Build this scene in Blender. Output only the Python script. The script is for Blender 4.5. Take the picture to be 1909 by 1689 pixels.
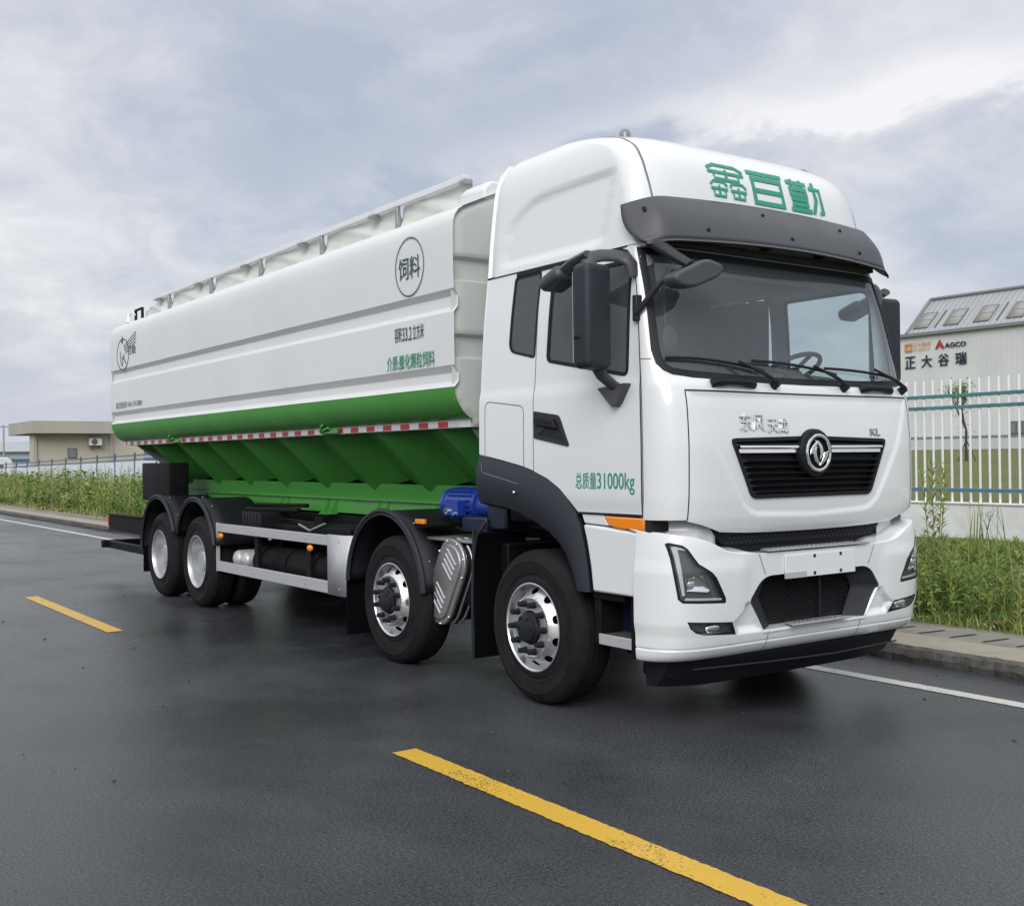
import bpy, bmesh, math, random
import numpy as np
from mathutils import Vector, Matrix
R=math.radians
random.seed(7)
for o in list(bpy.data.objects): bpy.data.objects.remove(o,do_unlink=True)
SC=bpy.context.scene; COL=SC.collection

# ---------------------------------------------------------------- camera
FPX,CX,CY,CZ,YAW,PITCH,ROLL=2074.472,6.163,-5.799,1.687,2.5219,0.0055,-0.0113
f=Vector((math.cos(PITCH)*math.cos(YAW),math.cos(PITCH)*math.sin(YAW),math.sin(PITCH)))
r0=f.cross(Vector((0,0,1))).normalized(); u0=r0.cross(f)
rr=math.cos(ROLL)*r0+math.sin(ROLL)*u0; uu=-math.sin(ROLL)*r0+math.cos(ROLL)*u0
cd=bpy.data.cameras.new('camera'); cam=bpy.data.objects.new('camera',cd); COL.objects.link(cam)
cd.sensor_fit='HORIZONTAL'; cd.sensor_width=36; cd.lens=36*FPX/1909; cd.clip_start=.1; cd.clip_end=3000
M=Matrix((rr,uu,-f)).transposed().to_4x4(); M.translation=(CX,CY,CZ); cam.matrix_world=M
SC.camera=cam

# ---------------------------------------------------------------- world: overcast, cloudy daylight
SUN_EL,SUN_AZ=R(33),R(-46)
w=bpy.data.worlds.new('World'); SC.world=w; w.use_nodes=True
nt=w.node_tree; N=nt.nodes; L=nt.links; N.clear()
def node(t,**k):
    n=N.new(t)
    for a,b in k.items(): setattr(n,a,b)
    return n
def wmath(op,a,b=None,c=None):
    n=node('ShaderNodeMath',operation=op)
    for i,v in enumerate((a,b,c)):
        if v is None: continue
        if hasattr(v,'links'): L.new(v,n.inputs[i])
        else: n.inputs[i].default_value=v
    return n.outputs[0]
out=node('ShaderNodeOutputWorld')
sky=node('ShaderNodeTexSky',sky_type='NISHITA'); sky.sun_disc=False; sky.sun_elevation=SUN_EL; sky.sun_rotation=R(90)-SUN_AZ
sky.air_density=1.2; sky.dust_density=2.5
bg1=node('ShaderNodeBackground'); bg1.inputs[1].default_value=.1; L.new(sky.outputs[0],bg1.inputs[0])
tc=node('ShaderNodeTexCoord'); sp=node('ShaderNodeSeparateXYZ'); L.new(tc.outputs['Generated'],sp.inputs[0])
den=wmath('ADD',wmath('MAXIMUM',sp.outputs[2],0.0),0.30)
cb=node('ShaderNodeCombineXYZ'); L.new(wmath('DIVIDE',sp.outputs[0],den),cb.inputs[0]); L.new(wmath('DIVIDE',sp.outputs[1],den),cb.inputs[1])
def wnoise(scale,det,rough,dist,off):
    mp=node('ShaderNodeMapping'); mp.inputs['Location'].default_value=off; L.new(cb.outputs[0],mp.inputs[0])
    n=node('ShaderNodeTexNoise'); n.inputs['Scale'].default_value=scale; n.inputs['Detail'].default_value=det
    n.inputs['Roughness'].default_value=rough; n.inputs['Distortion'].default_value=dist; L.new(mp.outputs[0],n.inputs['Vector'])
    return n.outputs['Fac']
n1=wnoise(1.5,7,.52,.3,(3.1,1.7,0)); n2=wnoise(4.8,10,.6,.35,(.4,7.7,2))
# brighter cumulus bank low above the truck's right, greyer patch over the tank
def blob(d,sharp):
    v=node('ShaderNodeVectorMath',operation='DOT_PRODUCT'); L.new(tc.outputs['Generated'],v.inputs[0]); v.inputs[1].default_value=Vector(d).normalized()
    return wmath('POWER',wmath('MAXIMUM',v.outputs['Value'],0.0),sharp)
def dirpx(x,y):
    return f+rr*((x-954.5)/FPX)-uu*((y-844.5)/FPX)
mix=wmath('ADD',wmath('MULTIPLY',n1,.58),wmath('MULTIPLY',n2,.44))
# ragged bright edge of a cloud bank running up to the right, behind the cab
nrm=dirpx(880,335).cross(dirpx(1880,165)).normalized()
if nrm.z<0: nrm=-nrm
vd=node('ShaderNodeVectorMath',operation='DOT_PRODUCT'); L.new(tc.outputs['Generated'],vd.inputs[0]); vd.inputs[1].default_value=nrm
t_=wmath('ADD',vd.outputs['Value'],wmath('MULTIPLY',wmath('SUBTRACT',n2,.5),.15))
up_=node('ShaderNodeMapRange',interpolation_type='SMOOTHSTEP'); L.new(t_,up_.inputs[0]); up_.inputs[1].default_value=-.022; up_.inputs[2].default_value=.012
dn_=node('ShaderNodeMapRange',interpolation_type='SMOOTHSTEP'); L.new(t_,dn_.inputs[0]); dn_.inputs[1].default_value=.004; dn_.inputs[2].default_value=.058; dn_.inputs[3].default_value=1; dn_.inputs[4].default_value=0
bank=wmath('MULTIPLY',wmath('MULTIPLY',up_.outputs[0],dn_.outputs[0]),blob(dirpx(1500,220),14))
mix=wmath('ADD',mix,wmath('MULTIPLY',bank,.17))
mix=wmath('ADD',mix,wmath('MULTIPLY',blob(dirpx(250,190),90),.055))
mix=wmath('SUBTRACT',mix,wmath('MULTIPLY',blob(dirpx(620,330),160),.05))
mix=wmath('SUBTRACT',mix,wmath('MULTIPLY',blob(dirpx(1150,70),90),.07))
mix=wmath('SUBTRACT',mix,wmath('MULTIPLY',blob(dirpx(1850,330),200),.03))
rp=node('ShaderNodeValToRGB'); L.new(mix,rp.inputs[0])
e=rp.color_ramp.elements; e[0].position=.36; e[0].color=(.47,.52,.63,1); e[1].position=.70; e[1].color=(.96,.95,.97,1)
for p,c in ((.44,(.54,.58,.68,1)),(.51,(.635,.66,.735,1)),(.58,(.75,.76,.80,1))):
    x=e.new(p); x.color=c
# overcast skies are brighter overhead than near the horizon
zen=node('ShaderNodeMapRange',interpolation_type='SMOOTHSTEP'); L.new(sp.outputs[2],zen.inputs[0])
zen.inputs[1].default_value=.34; zen.inputs[2].default_value=.92; zen.inputs[3].default_value=.79; zen.inputs[4].default_value=1.45
hz=node('ShaderNodeMapRange',interpolation_type='SMOOTHSTEP'); L.new(sp.outputs[2],hz.inputs[0])
hz.inputs[1].default_value=.0; hz.inputs[2].default_value=.14; hz.inputs[3].default_value=.75; hz.inputs[4].default_value=0
mh=node('ShaderNodeMixRGB'); L.new(hz.outputs[0],mh.inputs[0]); L.new(rp.outputs[0],mh.inputs[1]); mh.inputs[2].default_value=(.60,.635,.745,1)
zt=node('ShaderNodeMapRange',interpolation_type='SMOOTHSTEP'); L.new(sp.outputs[2],zt.inputs[0]); zt.inputs[1].default_value=.36; zt.inputs[2].default_value=.6; zt.inputs[3].default_value=0; zt.inputs[4].default_value=.85
mz=node('ShaderNodeMixRGB'); L.new(zt.outputs[0],mz.inputs[0]); L.new(mh.outputs[0],mz.inputs[1]); mz.inputs[2].default_value=(.725,.73,.735,1)
bg2=node('ShaderNodeBackground'); L.new(mz.outputs[0],bg2.inputs[0]); L.new(zen.outputs[0],bg2.inputs[1])
ms=node('ShaderNodeMixShader'); ms.inputs[0].default_value=.90; L.new(bg1.outputs[0],ms.inputs[1]); L.new(bg2.outputs[0],ms.inputs[2])
L.new(ms.outputs[0],out.inputs[0])
# ---------------------------------------------------------------- sun behind the cloud
sl=bpy.data.lights.new('sun','SUN'); sl.energy=1.5; sl.angle=R(40); sl.color=(1,.98,.955)
so=bpy.data.objects.new('sun',sl); COL.objects.link(so)
sd=Vector((math.cos(SUN_EL)*math.cos(SUN_AZ),math.cos(SUN_EL)*math.sin(SUN_AZ),math.sin(SUN_EL)))
so.rotation_euler=sd.to_track_quat('Z','Y').to_euler(); so.location=(0,0,30)
SC.view_settings.view_transform='Standard'; SC.view_settings.look='None'; SC.view_settings.gamma=1; SC.view_settings.exposure=0.36
SC.cycles.max_bounces=8; SC.cycles.transparent_max_bounces=12; SC.cycles.caustics_reflective=False; SC.cycles.caustics_refractive=False

# ---------------------------------------------------------------- materials
MATS={}
def mat(name,col,rough=.5,metal=0,coat=0,spec=.5,bump=0,bscale=40,vary=0,vscale=3,rvary=0,vcol=None,trans=0):
    if name in MATS: return MATS[name]
    m=bpy.data.materials.new(name); m.use_nodes=True; n=m.node_tree.nodes; l=m.node_tree.links
    b=n['Principled BSDF']; b.inputs['Base Color'].default_value=(*col,1); b.inputs['Roughness'].default_value=rough
    b.inputs['Metallic'].default_value=metal; b.inputs['Coat Weight'].default_value=coat; b.inputs['Coat Roughness'].default_value=.06
    b.inputs['Specular IOR Level'].default_value=spec; b.inputs['Transmission Weight'].default_value=trans
    tcn=n.new('ShaderNodeTexCoord')
    if vary or rvary:
        nz=n.new('ShaderNodeTexNoise'); nz.inputs['Scale'].default_value=vscale; nz.inputs['Detail'].default_value=6; nz.inputs['Roughness'].default_value=.6
        l.new(tcn.outputs['Object'],nz.inputs['Vector'])
        if vary:
            mx=n.new('ShaderNodeMixRGB'); mr=n.new('ShaderNodeMapRange'); mr.inputs[1].default_value=.35; mr.inputs[2].default_value=.7
            l.new(nz.outputs['Fac'],mr.inputs[0]); l.new(mr.outputs[0],mx.inputs[0])
            mx.inputs[1].default_value=(*col,1); mx.inputs[2].default_value=(*(vcol or tuple(c*(1-vary) for c in col)),1); l.new(mx.outputs[0],b.inputs['Base Color'])
        if rvary:
            mr=n.new('ShaderNodeMapRange'); mr.inputs[1].default_value=.3; mr.inputs[2].default_value=.7; mr.inputs[3].default_value=max(0,rough-rvary); mr.inputs[4].default_value=rough+rvary
            l.new(nz.outputs['Fac'],mr.inputs[0]); l.new(mr.outputs[0],b.inputs['Roughness'])
    if bump:
        nb=n.new('ShaderNodeTexNoise'); nb.inputs['Scale'].default_value=bscale; nb.inputs['Detail'].default_value=4; l.new(tcn.outputs['Object'],nb.inputs['Vector'])
        bn=n.new('ShaderNodeBump'); bn.inputs['Strength'].default_value=bump; bn.inputs['Distance'].default_value=.02; l.new(nb.outputs['Fac'],bn.inputs['Height']); l.new(bn.outputs[0],b.inputs['Normal'])
    MATS[name]=m; return m
def glass(name,tint,veil=.0,veilcol=(.5,.55,.6),rough=.015,ior=1.5):
    m=bpy.data.materials.new(name); m.use_nodes=True; n=m.node_tree.nodes; l=m.node_tree.links; n.clear()
    o=n.new('ShaderNodeOutputMaterial'); t=n.new('ShaderNodeBsdfTransparent'); t.inputs[0].default_value=(*tint,1)
    g=n.new('ShaderNodeBsdfGlossy'); g.inputs['Roughness'].default_value=rough; g.inputs[0].default_value=(1,1,1,1)
    lw=n.new('ShaderNodeLayerWeight'); pw=n.new('ShaderNodeMath'); pw.operation='POWER'; pw.inputs[1].default_value=5; l.new(lw.outputs['Facing'],pw.inputs[0])
    fr=n.new('ShaderNodeMath'); fr.operation='MULTIPLY_ADD'; fr.inputs[1].default_value=.95; fr.inputs[2].default_value=((ior-1)/(ior+1))**2*1.5; l.new(pw.outputs[0],fr.inputs[0])
    d=n.new('ShaderNodeBsdfDiffuse'); d.inputs[0].default_value=(*veilcol,1)  # diffuse layer: a little dust, with grey sky reflection put into its colour
    m1=n.new('ShaderNodeMixShader'); m1.inputs[0].default_value=veil; l.new(t.outputs[0],m1.inputs[1]); l.new(d.outputs[0],m1.inputs[2])
    m2=n.new('ShaderNodeMixShader'); l.new(fr.outputs[0],m2.inputs[0]); l.new(m1.outputs[0],m2.inputs[1]); l.new(g.outputs[0],m2.inputs[2])
    l.new(m2.outputs[0],o.inputs[0]); return m
WHITE=mat('cab_white_paint',(.745,.77,.785),.28,coat=.75,rvary=.06,vscale=2.2)
TANKW=mat('tank_white_paint',(.72,.74,.745),.38,coat=.15,bump=.02,bscale=1.3,vary=.05,vscale=1.1,rvary=.08)
GREEN=mat('green_paint',(.080,.35,.060),.42,coat=.12,rvary=.08,vscale=1.5,vary=.12)
DGREEN=mat('hopper_green_shaded',(.072,.315,.055),.5,coat=.05,spec=.3,vary=.25,vscale=1.2)  # same green paint as the band, underside shade put into the colour
BLACKP=mat('black_plastic',(.010,.011,.014),.5,spec=.25,bump=.04,bscale=300)
GREYP=mat('grey_plastic',(.058,.062,.072),.42,bump=.05,bscale=260,rvary=.05,vscale=5)
FENDP=mat('fender_plastic',(.022,.025,.034),.5,spec=.35,bump=.05,bscale=260)
CHASS=mat('chassis_black',(.006,.0065,.008),.55,spec=.12,vary=.5,vscale=4,vcol=(.012,.011,.011))
RUBBER=mat('tyre_rubber',(.010,.010,.012),.8,spec=.18,bump=.06,bscale=120,vary=.5,vscale=6,vcol=(.019,.016,.018))
ALU=mat('brushed_aluminium',(.52,.53,.545),.42,metal=.35,bump=.05,bscale=90,rvary=.08,vscale=12)
RIM=mat('alloy_rim',(.70,.71,.72),.30,metal=.85,rvary=.03,vscale=5)
STEELRIM=mat('silver_painted_rim',(.56,.58,.60),.33,metal=.55,vary=.2,vscale=8)
GALV=mat('galvanised_steel',(.42,.43,.44),.42,metal=.7,bump=.05,bscale=60,vary=.25,vscale=9)
SHIELD=mat('dull_stainless',(.46,.46,.46),.40,metal=.8,vary=.25,vscale=12,rvary=.1)
CHROME=mat('chrome',(.88,.89,.90),.08,metal=1)
NUT=mat('dark_nut_caps',(.016,.018,.021),.5,spec=.25)
AMBER=mat('amber_lens',(.85,.26,.01),.18,coat=.6,spec=.6)
REDL=mat('red_lens',(.45,.01,.01),.2)
BLUE=mat('blue_motor_paint',(.012,.045,.30),.35,coat=.3)
NAVY=mat('navy_paint',(.006,.011,.035),.4)
TXTG=mat('green_lettering',(.025,.30,.19),.5)
TXTD=mat('dark_green_lettering',(.012,.10,.055),.5)
TXTT=mat('grey_teal_lettering',(.035,.10,.11),.5)
TXTGREY=mat('grey_lettering',(.22,.24,.26),.5)
GAP=mat('panel_gap',(.01,.01,.012),.8)
GREYSEAM=mat('grey_sealant',(.16,.17,.18),.6)
WSGLASS=glass('windscreen_glass',(.80,.89,.90),.12,(.40,.47,.51))
SIDEGLASS=glass('side_glass',(.74,.82,.82),.15,(.38,.42,.44))
LENS=glass('headlamp_lens',(.88,.9,.92),.015,(.6,.6,.6),.02)
INTER=mat('cab_interior_grey',(.075,.082,.09),.7)
INTERD=mat('cab_interior_dark',(.03,.033,.037),.7)
SEATM=mat('seat_fabric',(.05,.055,.065),.85,bump=.1,bscale=200)
MIRR=mat('mirror_glass',(.8,.82,.85),.03,metal=1)
CHECK=mat('checker_plate',(.55,.56,.57),.3,metal=.85,bump=.35,bscale=55)
PLATEW=mat('white_plate',(.74,.75,.78),.4)
def strip_mat():
    m=bpy.data.materials.new('red_white_reflective_tape'); m.use_nodes=True; n=m.node_tree.nodes; l=m.node_tree.links; b=n['Principled BSDF']; b.inputs['Roughness'].default_value=.35
    t=n.new('ShaderNodeTexCoord'); s=n.new('ShaderNodeSeparateXYZ'); l.new(t.outputs['Object'],s.inputs[0])
    a=n.new('ShaderNodeMath'); a.operation='MULTIPLY_ADD'; a.inputs[1].default_value=1/.305; a.inputs[2].default_value=4.9; l.new(s.outputs[0],a.inputs[0])
    fr=n.new('ShaderNodeMath'); fr.operation='FRACT'; l.new(a.outputs[0],fr.inputs[0])
    c=n.new('ShaderNodeMath'); c.operation='LESS_THAN'; c.inputs[1].default_value=.5; l.new(fr.outputs[0],c.inputs[0])
    mx=n.new('ShaderNodeMixRGB'); mx.inputs[1].default_value=(.62,.64,.63,1); mx.inputs[2].default_value=(.42,.012,.02,1); l.new(c.outputs[0],mx.inputs[0]); l.new(mx.outputs[0],b.inputs['Base Color']); return m
STRIP=strip_mat()

# ---------------------------------------------------------------- helpers
def link(name,me,m,parent=None):
    o=bpy.data.objects.new(name,me); COL.objects.link(o)
    if m is not None and not me.materials: me.materials.append(m)
    if parent is not None:
        o.parent=parent
        if parent.type=='EMPTY': o.matrix_parent_inverse=Matrix.Translation(-parent.location)
    return o
def root(name,label,cat,loc=(0,0,0),group=None):
    o=bpy.data.objects.new(name,None); COL.objects.link(o); o.location=loc; o.empty_display_size=.2
    return tag(o,label,cat,group)
def tag(o,label,cat,group=None):
    o['label']=label; o['category']=cat
    if group: o['group']=group
    return o
def kind(o,k): o['kind']=k; return o
class MB:
    def __init__(s): s.bm=bmesh.new()
    def face(s,pts):
        vs=[s.bm.verts.new(p) for p in pts]
        try: return s.bm.faces.new(vs)
        except ValueError: return None
    def box(s,x0,x1,y0,y1,z0,z1,rot=None,about=None):
        c=Vector(((x0+x1)/2,(y0+y1)/2,(z0+z1)/2)); m=Matrix.Translation(c)
        if rot is not None: m=m@rot.to_4x4()
        m=m@Matrix.Diagonal((abs(x1-x0),abs(y1-y0),abs(z1-z0),1))
        bmesh.ops.create_cube(s.bm,size=1,matrix=m); return s
    def cyl(s,p0,p1,r,r2=None,seg=24,caps=True):
        p0=Vector(p0);p1=Vector(p1); d=p1-p0
        m=Matrix.Translation((p0+p1)/2)@d.to_track_quat('Z','Y').to_matrix().to_4x4()
        bmesh.ops.create_cone(s.bm,cap_ends=caps,segments=seg,radius1=r,radius2=r if r2 is None else r2,depth=d.length,matrix=m); return s
    def sphere(s,c,r,sc=(1,1,1),seg=20,rot=None):
        m=Matrix.Translation(c)
        if rot is not None: m=m@rot.to_4x4()
        m=m@Matrix.Diagonal((sc[0],sc[1],sc[2],1))
        bmesh.ops.create_uvsphere(s.bm,u_segments=seg,v_segments=max(6,seg//2),radius=r,matrix=m); return s
    def tube(s,pts,r,seg=10,flat=None,cap=True):
        pts=[Vector(p) for p in pts]; rings=[]
        rs=r if isinstance(r,(list,tuple)) else [r]*len(pts); up=None
        for i,p in enumerate(pts):
            a=pts[max(0,i-1)]; b=pts[min(len(pts)-1,i+1)]; t=(b-a).normalized()
            if up is None:
                up=Vector((0,0,1)) if abs(t.z)<.9 else Vector((1,0,0))
            x=t.cross(up).normalized(); y=x.cross(t).normalized(); up=y
            fx,fy=flat or (1,1)
            rings.append([s.bm.verts.new(p+x*math.cos(k*2*math.pi/seg)*rs[i]*fx+y*math.sin(k*2*math.pi/seg)*rs[i]*fy) for k in range(seg)])
        for a,b in zip(rings,rings[1:]):
            for k in range(seg): s.bm.faces.new((a[k],a[(k+1)%seg],b[(k+1)%seg],b[k]))
        if cap: s.bm.faces.new(rings[0][::-1]); s.bm.faces.new(rings[-1])
        return s
    def lathe(s,prof,origin=(0,0,0),axis='y',seg=48,close=False):
        # prof: (radius, height along axis)
        rings=[]; ox,oy,oz=origin
        for r,h in prof:
            ring=[]
            for k in range(seg):
                a=2*math.pi*k/seg; c,d=r*math.cos(a),r*math.sin(a)
                p={'y':(ox+c,oy+h,oz+d),'x':(ox+h,oy+c,oz+d),'z':(ox+c,oy+d,oz+h)}[axis]
                ring.append(s.bm.verts.new(p))
            rings.append(ring)
        pairs=list(zip(rings,rings[1:]))
        if close: pairs.append((rings[-1],rings[0]))
        for a,b in pairs:
            for k in range(seg): s.bm.faces.new((a[k],a[(k+1)%seg],b[(k+1)%seg],b[k]))
        return s
    def prism(s,poly,axis,a,b):
        def P(p,t): return {'x':(t,p[0],p[1]),'y':(p[0],t,p[1]),'z':(p[0],p[1],t)}[axis]
        va=[s.bm.verts.new(P(p,a)) for p in poly]; vb=[s.bm.verts.new(P(p,b)) for p in poly]
        s.bm.faces.new(va[::-1]); s.bm.faces.new(vb)
        for i in range(len(poly)):
            j=(i+1)%len(poly); s.bm.faces.new((va[i],va[j],vb[j],vb[i]))
        return s
    def grid(s,rows,closed=False):
        vs=[[s.bm.verts.new(p) for p in row] for row in rows]
        for a,b in zip(vs,vs[1:]):
            n=len(a)
            for k in range(n if closed else n-1): s.bm.faces.new((a[k],a[(k+1)%n],b[(k+1)%n],b[k]))
        return vs
    def build(s,name,m,parent=None,bevel=0,seg=2,smooth=35,solid=0,soff=-1,recalc=True):
        if recalc: bmesh.ops.recalc_face_normals(s.bm,faces=s.bm.faces[:])
        me=bpy.data.meshes.new(name); s.bm.to_mesh(me); s.bm.free()
        if smooth:
            me.polygons.foreach_set('use_smooth',[True]*len(me.polygons)); me.set_sharp_from_angle(angle=R(smooth))
        o=link(name,me,m,parent)
        if solid:
            q=o.modifiers.new('thickness','SOLIDIFY'); q.thickness=solid; q.offset=soff
        if bevel:
            q=o.modifiers.new('bevel','BEVEL'); q.width=bevel; q.segments=seg; q.limit_method='ANGLE'; q.angle_limit=R(40); q.harden_normals=False
        return o
def rpoly(pts,r,n=5):
    out=[]; m=len(pts); rs=r if isinstance(r,(list,tuple)) else [r]*m
    for i,p in enumerate(pts):
        p=Vector(p); a=Vector(pts[i-1]); b=Vector(pts[(i+1)%m]); rad=rs[i]
        if rad<=0: out.append(tuple(p)); continue
        da=(a-p); db=(b-p); ra=min(rad,da.length*.45); rb=min(rad,db.length*.45)
        A=p+da.normalized()*ra; B=p+db.normalized()*rb
        for k in range(n+1):
            t=k/n; q=A*(1-t)**2+p*2*t*(1-t)+B*t*t; out.append((q.x,q.y))
    return out
def inset(poly,d):
    # simple polygon offset inwards (d>0)
    n=len(poly); area=sum(poly[i][0]*poly[(i+1)%n][1]-poly[(i+1)%n][0]*poly[i][1] for i in range(n)); sg=1 if area>0 else -1
    out=[]
    for i in range(n):
        p=Vector(poly[i]); a=Vector(poly[i-1]); b=Vector(poly[(i+1)%n])
        e1=(p-a); e2=(b-p)
        if e1.length<1e-9 or e2.length<1e-9: out.append(tuple(p)); continue
        e1.normalize(); e2.normalize()
        n1=Vector((-e1.y,e1.x))*sg; n2=Vector((-e2.y,e2.x))*sg; m=(n1+n2)
        if m.length<1e-6: m=n1
        m.normalize(); k=d/max(.4,m.dot(n1)); q=p+m*k; out.append((q.x,q.y))
    return out
def mirror(poly): return [(-a,b) for a,b in poly][::-1]
def smoothstep(a,b,x):
    t=min(1,max(0,(x-a)/(b-a))); return t*t*(3-2*t)
def sdist(poly,p):
    # signed distance to polygon, negative inside
    x,y=p; d=1e9; ins=False; n=len(poly)
    for i in range(n):
        x1,y1=poly[i]; x2,y2=poly[(i+1)%n]; ex,ey=x2-x1,y2-y1; l2=ex*ex+ey*ey
        t=0 if l2==0 else min(1,max(0,((x-x1)*ex+(y-y1)*ey)/l2)); dx,dy=x-x1-t*ex,y-y1-t*ey
        d=min(d,dx*dx+dy*dy)
        if (y1>y)!=(y2>y) and x<(x2-x1)*(y-y1)/(y2-y1)+x1: ins=not ins
    d=math.sqrt(d); return -d if ins else d
def frange(a,b,n): return [a+(b-a)*i/n for i in range(n+1)]
def cut2d(loops,us,zs,faces=None):
    bm=bmesh.new()
    if faces is None:
        for lp in loops:
            vs=[bm.verts.new((p[0],p[1],0)) for p in lp]
            for i in range(len(vs)): bm.edges.new((vs[i],vs[(i+1)%len(vs)]))
        bmesh.ops.triangle_fill(bm,use_beauty=True,edges=bm.edges[:])
    else:
        vs=[bm.verts.new((p[0],p[1],0)) for p in loops]
        for fc in faces:
            try: bm.faces.new([vs[i] for i in fc])
            except ValueError: pass
    for u in us: bmesh.ops.bisect_plane(bm,geom=bm.verts[:]+bm.edges[:]+bm.faces[:],dist=1e-5,plane_co=(u,0,0),plane_no=(1,0,0))
    for z in zs: bmesh.ops.bisect_plane(bm,geom=bm.verts[:]+bm.edges[:]+bm.faces[:],dist=1e-5,plane_co=(0,z,0),plane_no=(0,1,0))
    bmesh.ops.triangulate(bm,faces=bm.faces[:])
    return bm
def patch(name,loops,fn,m,parent,us=(),zs=(),off=0.0,thick=.018,faces=None):
    """2-D outline (first loop) with holes, laid on the curved body surface fn(u,z)->(point,normal), with a returned edge"""
    bm=cut2d(loops,us,zs,faces); bm.verts.index_update()
    V=[];NR=[]
    for v in bm.verts:
        p,n=fn(v.co.x,v.co.y); V.append(p+n*off); NR.append(n)
    F=[]
    for fc in bm.faces:
        ids=[v.index for v in fc.verts]; a,b,c=(V[i] for i in ids[:3]); g=(b-a).cross(c-a)
        if g.length<1e-12: continue
        if g.dot(NR[ids[0]])<0: ids=ids[::-1]
        F.append(ids)
    if thick:
        for ed in bm.edges:
            if len(ed.link_faces)!=1: continue
            i,j=ed.verts[0].index,ed.verts[1].index
            c=ed.link_faces[0].calc_center_median(); p,_=fn(c.x,c.y)
            a,b=V[i],V[j]; n=(NR[i]+NR[j]).normalized(); s=(b-a).cross(n)
            if s.length<1e-9: continue
            s.normalize()
            if s.dot((a+b)/2-(p+n*off))<0: s=-s
            k=len(V); V+= [a,b,b-NR[j]*thick,a-NR[i]*thick]; NR+=[s]*4
            q=[k,k+1,k+2,k+3]; g=(V[k+1]-V[k]).cross(V[k+2]-V[k])
            if g.dot(s)<0: q=q[::-1]
            F.append(q)
    bm.free()
    me=bpy.data.meshes.new(name); me.from_pydata([tuple(v) for v in V],[],F); me.update()
    me.polygons.foreach_set('use_smooth',[True]*len(me.polygons))
    me.normals_split_custom_set_from_vertices([tuple(n) for n in NR])
    return link(name,me,m,parent)
def ribbon(pts,wd):
    # closed 2-D outline of a thin line along pts
    P=[Vector(p) for p in pts]; A=[];B=[]
    for i,p in enumerate(P):
        t=(P[min(len(P)-1,i+1)]-P[max(0,i-1)]).normalized(); n=Vector((-t.y,t.x))*wd/2; A.append(tuple(p+n)); B.append(tuple(p-n))
    return A+B[::-1]
def text2d(body,bold=0.0):
    c=bpy.data.curves.new('lettering','FONT'); c.body=body; c.offset=bold; c.resolution_u=4
    o=bpy.data.objects.new('lettering',c); COL.objects.link(o); me=o.to_mesh()
    P=[(v.co.x,v.co.y) for v in me.vertices]; F=[list(p.vertices) for p in me.polygons]; o.to_mesh_clear()
    bpy.data.objects.remove(o,do_unlink=True); bpy.data.curves.remove(c)
    x0=min(p[0] for p in P);x1=max(p[0] for p in P);y0=min(p[1] for p in P);y1=max(p[1] for p in P)
    return [((p[0]-x0)/(x1-x0),(p[1]-y0)/(y1-y0)) for p in P],F
def strokes2d(chars,wd):
    polys=[]
    for (x0,x1,y0,y1),strokes in chars:
        for st in strokes:
            P=[(x0+(x1-x0)*a,y0+(y1-y0)*b) for a,b in st]
            if len(P)>2 and P[0]==P[-1]:
                o=P[:-1]; polys.append([inset(o,-wd/2),inset(o,wd/2)])
            else: polys.append([ribbon(P,wd)])
    return polys
def merge(objs):
    base=objs[0]; bm=bmesh.new()
    # keep the per-vertex normals: lettering is tiny, plain smooth shading is enough
    for o in objs: bm.from_mesh(o.data)
    for o in objs[1:]:
        me=o.data; bpy.data.objects.remove(o,do_unlink=True); bpy.data.meshes.remove(me)
    bm.to_mesh(base.data); bm.free(); base.data.update(); return base
def text_on(name,body,fn,u0,u1,z0,z1,m,parent,off=.003,thick=0.0,bold=0.0,n=8):
    P,F=text2d(body,0); obs=[]
    sh=[(0,0)] if not bold else [(-bold,0),(bold,0),(0,-bold*.6),(0,bold*.6)]
    for i,(a_,b_) in enumerate(sh):
        Q=[(u0+(u1-u0)*a+a_*abs(z1-z0),z0+(z1-z0)*(b+b_)) for a,b in P]
        obs.append(patch(name,Q,fn,m,parent,us=frange(u0,u1,n),zs=frange(z0,z1,4),off=off+.0003*i,thick=thick,faces=F))
    return merge(obs) if len(obs)>1 else obs[0]
def flat(axis,val,sgn):
    # planar surface: axis 'y' -> (u=x,z); axis 'x' -> (u=y,z)
    if axis=='y': return lambda u,z:(Vector((u,val,z)),Vector((0,sgn,0)))
    return lambda u,z:(Vector((val,u,z)),Vector((sgn,0,0)))
# ---------------------------------------------------------------- cab surface definition (metres; x forward, y to the driver's left, z up)
def interp(tab,z):
    # monotone-ish cubic hermite (catmull) on table [(z,v)]
    n=len(tab)
    if z<=tab[0][0]: return tab[0][1]
    if z>=tab[-1][0]: return tab[-1][1]
    for i in range(n-1):
        if tab[i][0]<=z<=tab[i+1][0]: break
    z0,v0=tab[i]; z1,v1=tab[i+1]; h=z1-z0
    def sl(a,b): return (tab[b][1]-tab[a][1])/(tab[b][0]-tab[a][0])
    d=sl(i,i+1)
    dl=sl(i-1,i) if i>0 else d
    dr=sl(i+1,i+2) if i+2<n else d
    m0=0 if dl*d<=0 else 2*dl*d/(dl+d)
    m1=0 if dr*d<=0 else 2*dr*d/(dr+d)
    if i==0: m0=d
    if i+2>=n: m1=d
    t=(z-z0)/h
    return ((2*t**3-3*t*t+1)*v0+(t**3-2*t*t+t)*h*m0+(-2*t**3+3*t*t)*v1+(t**3-t*t)*h*m1)
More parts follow.
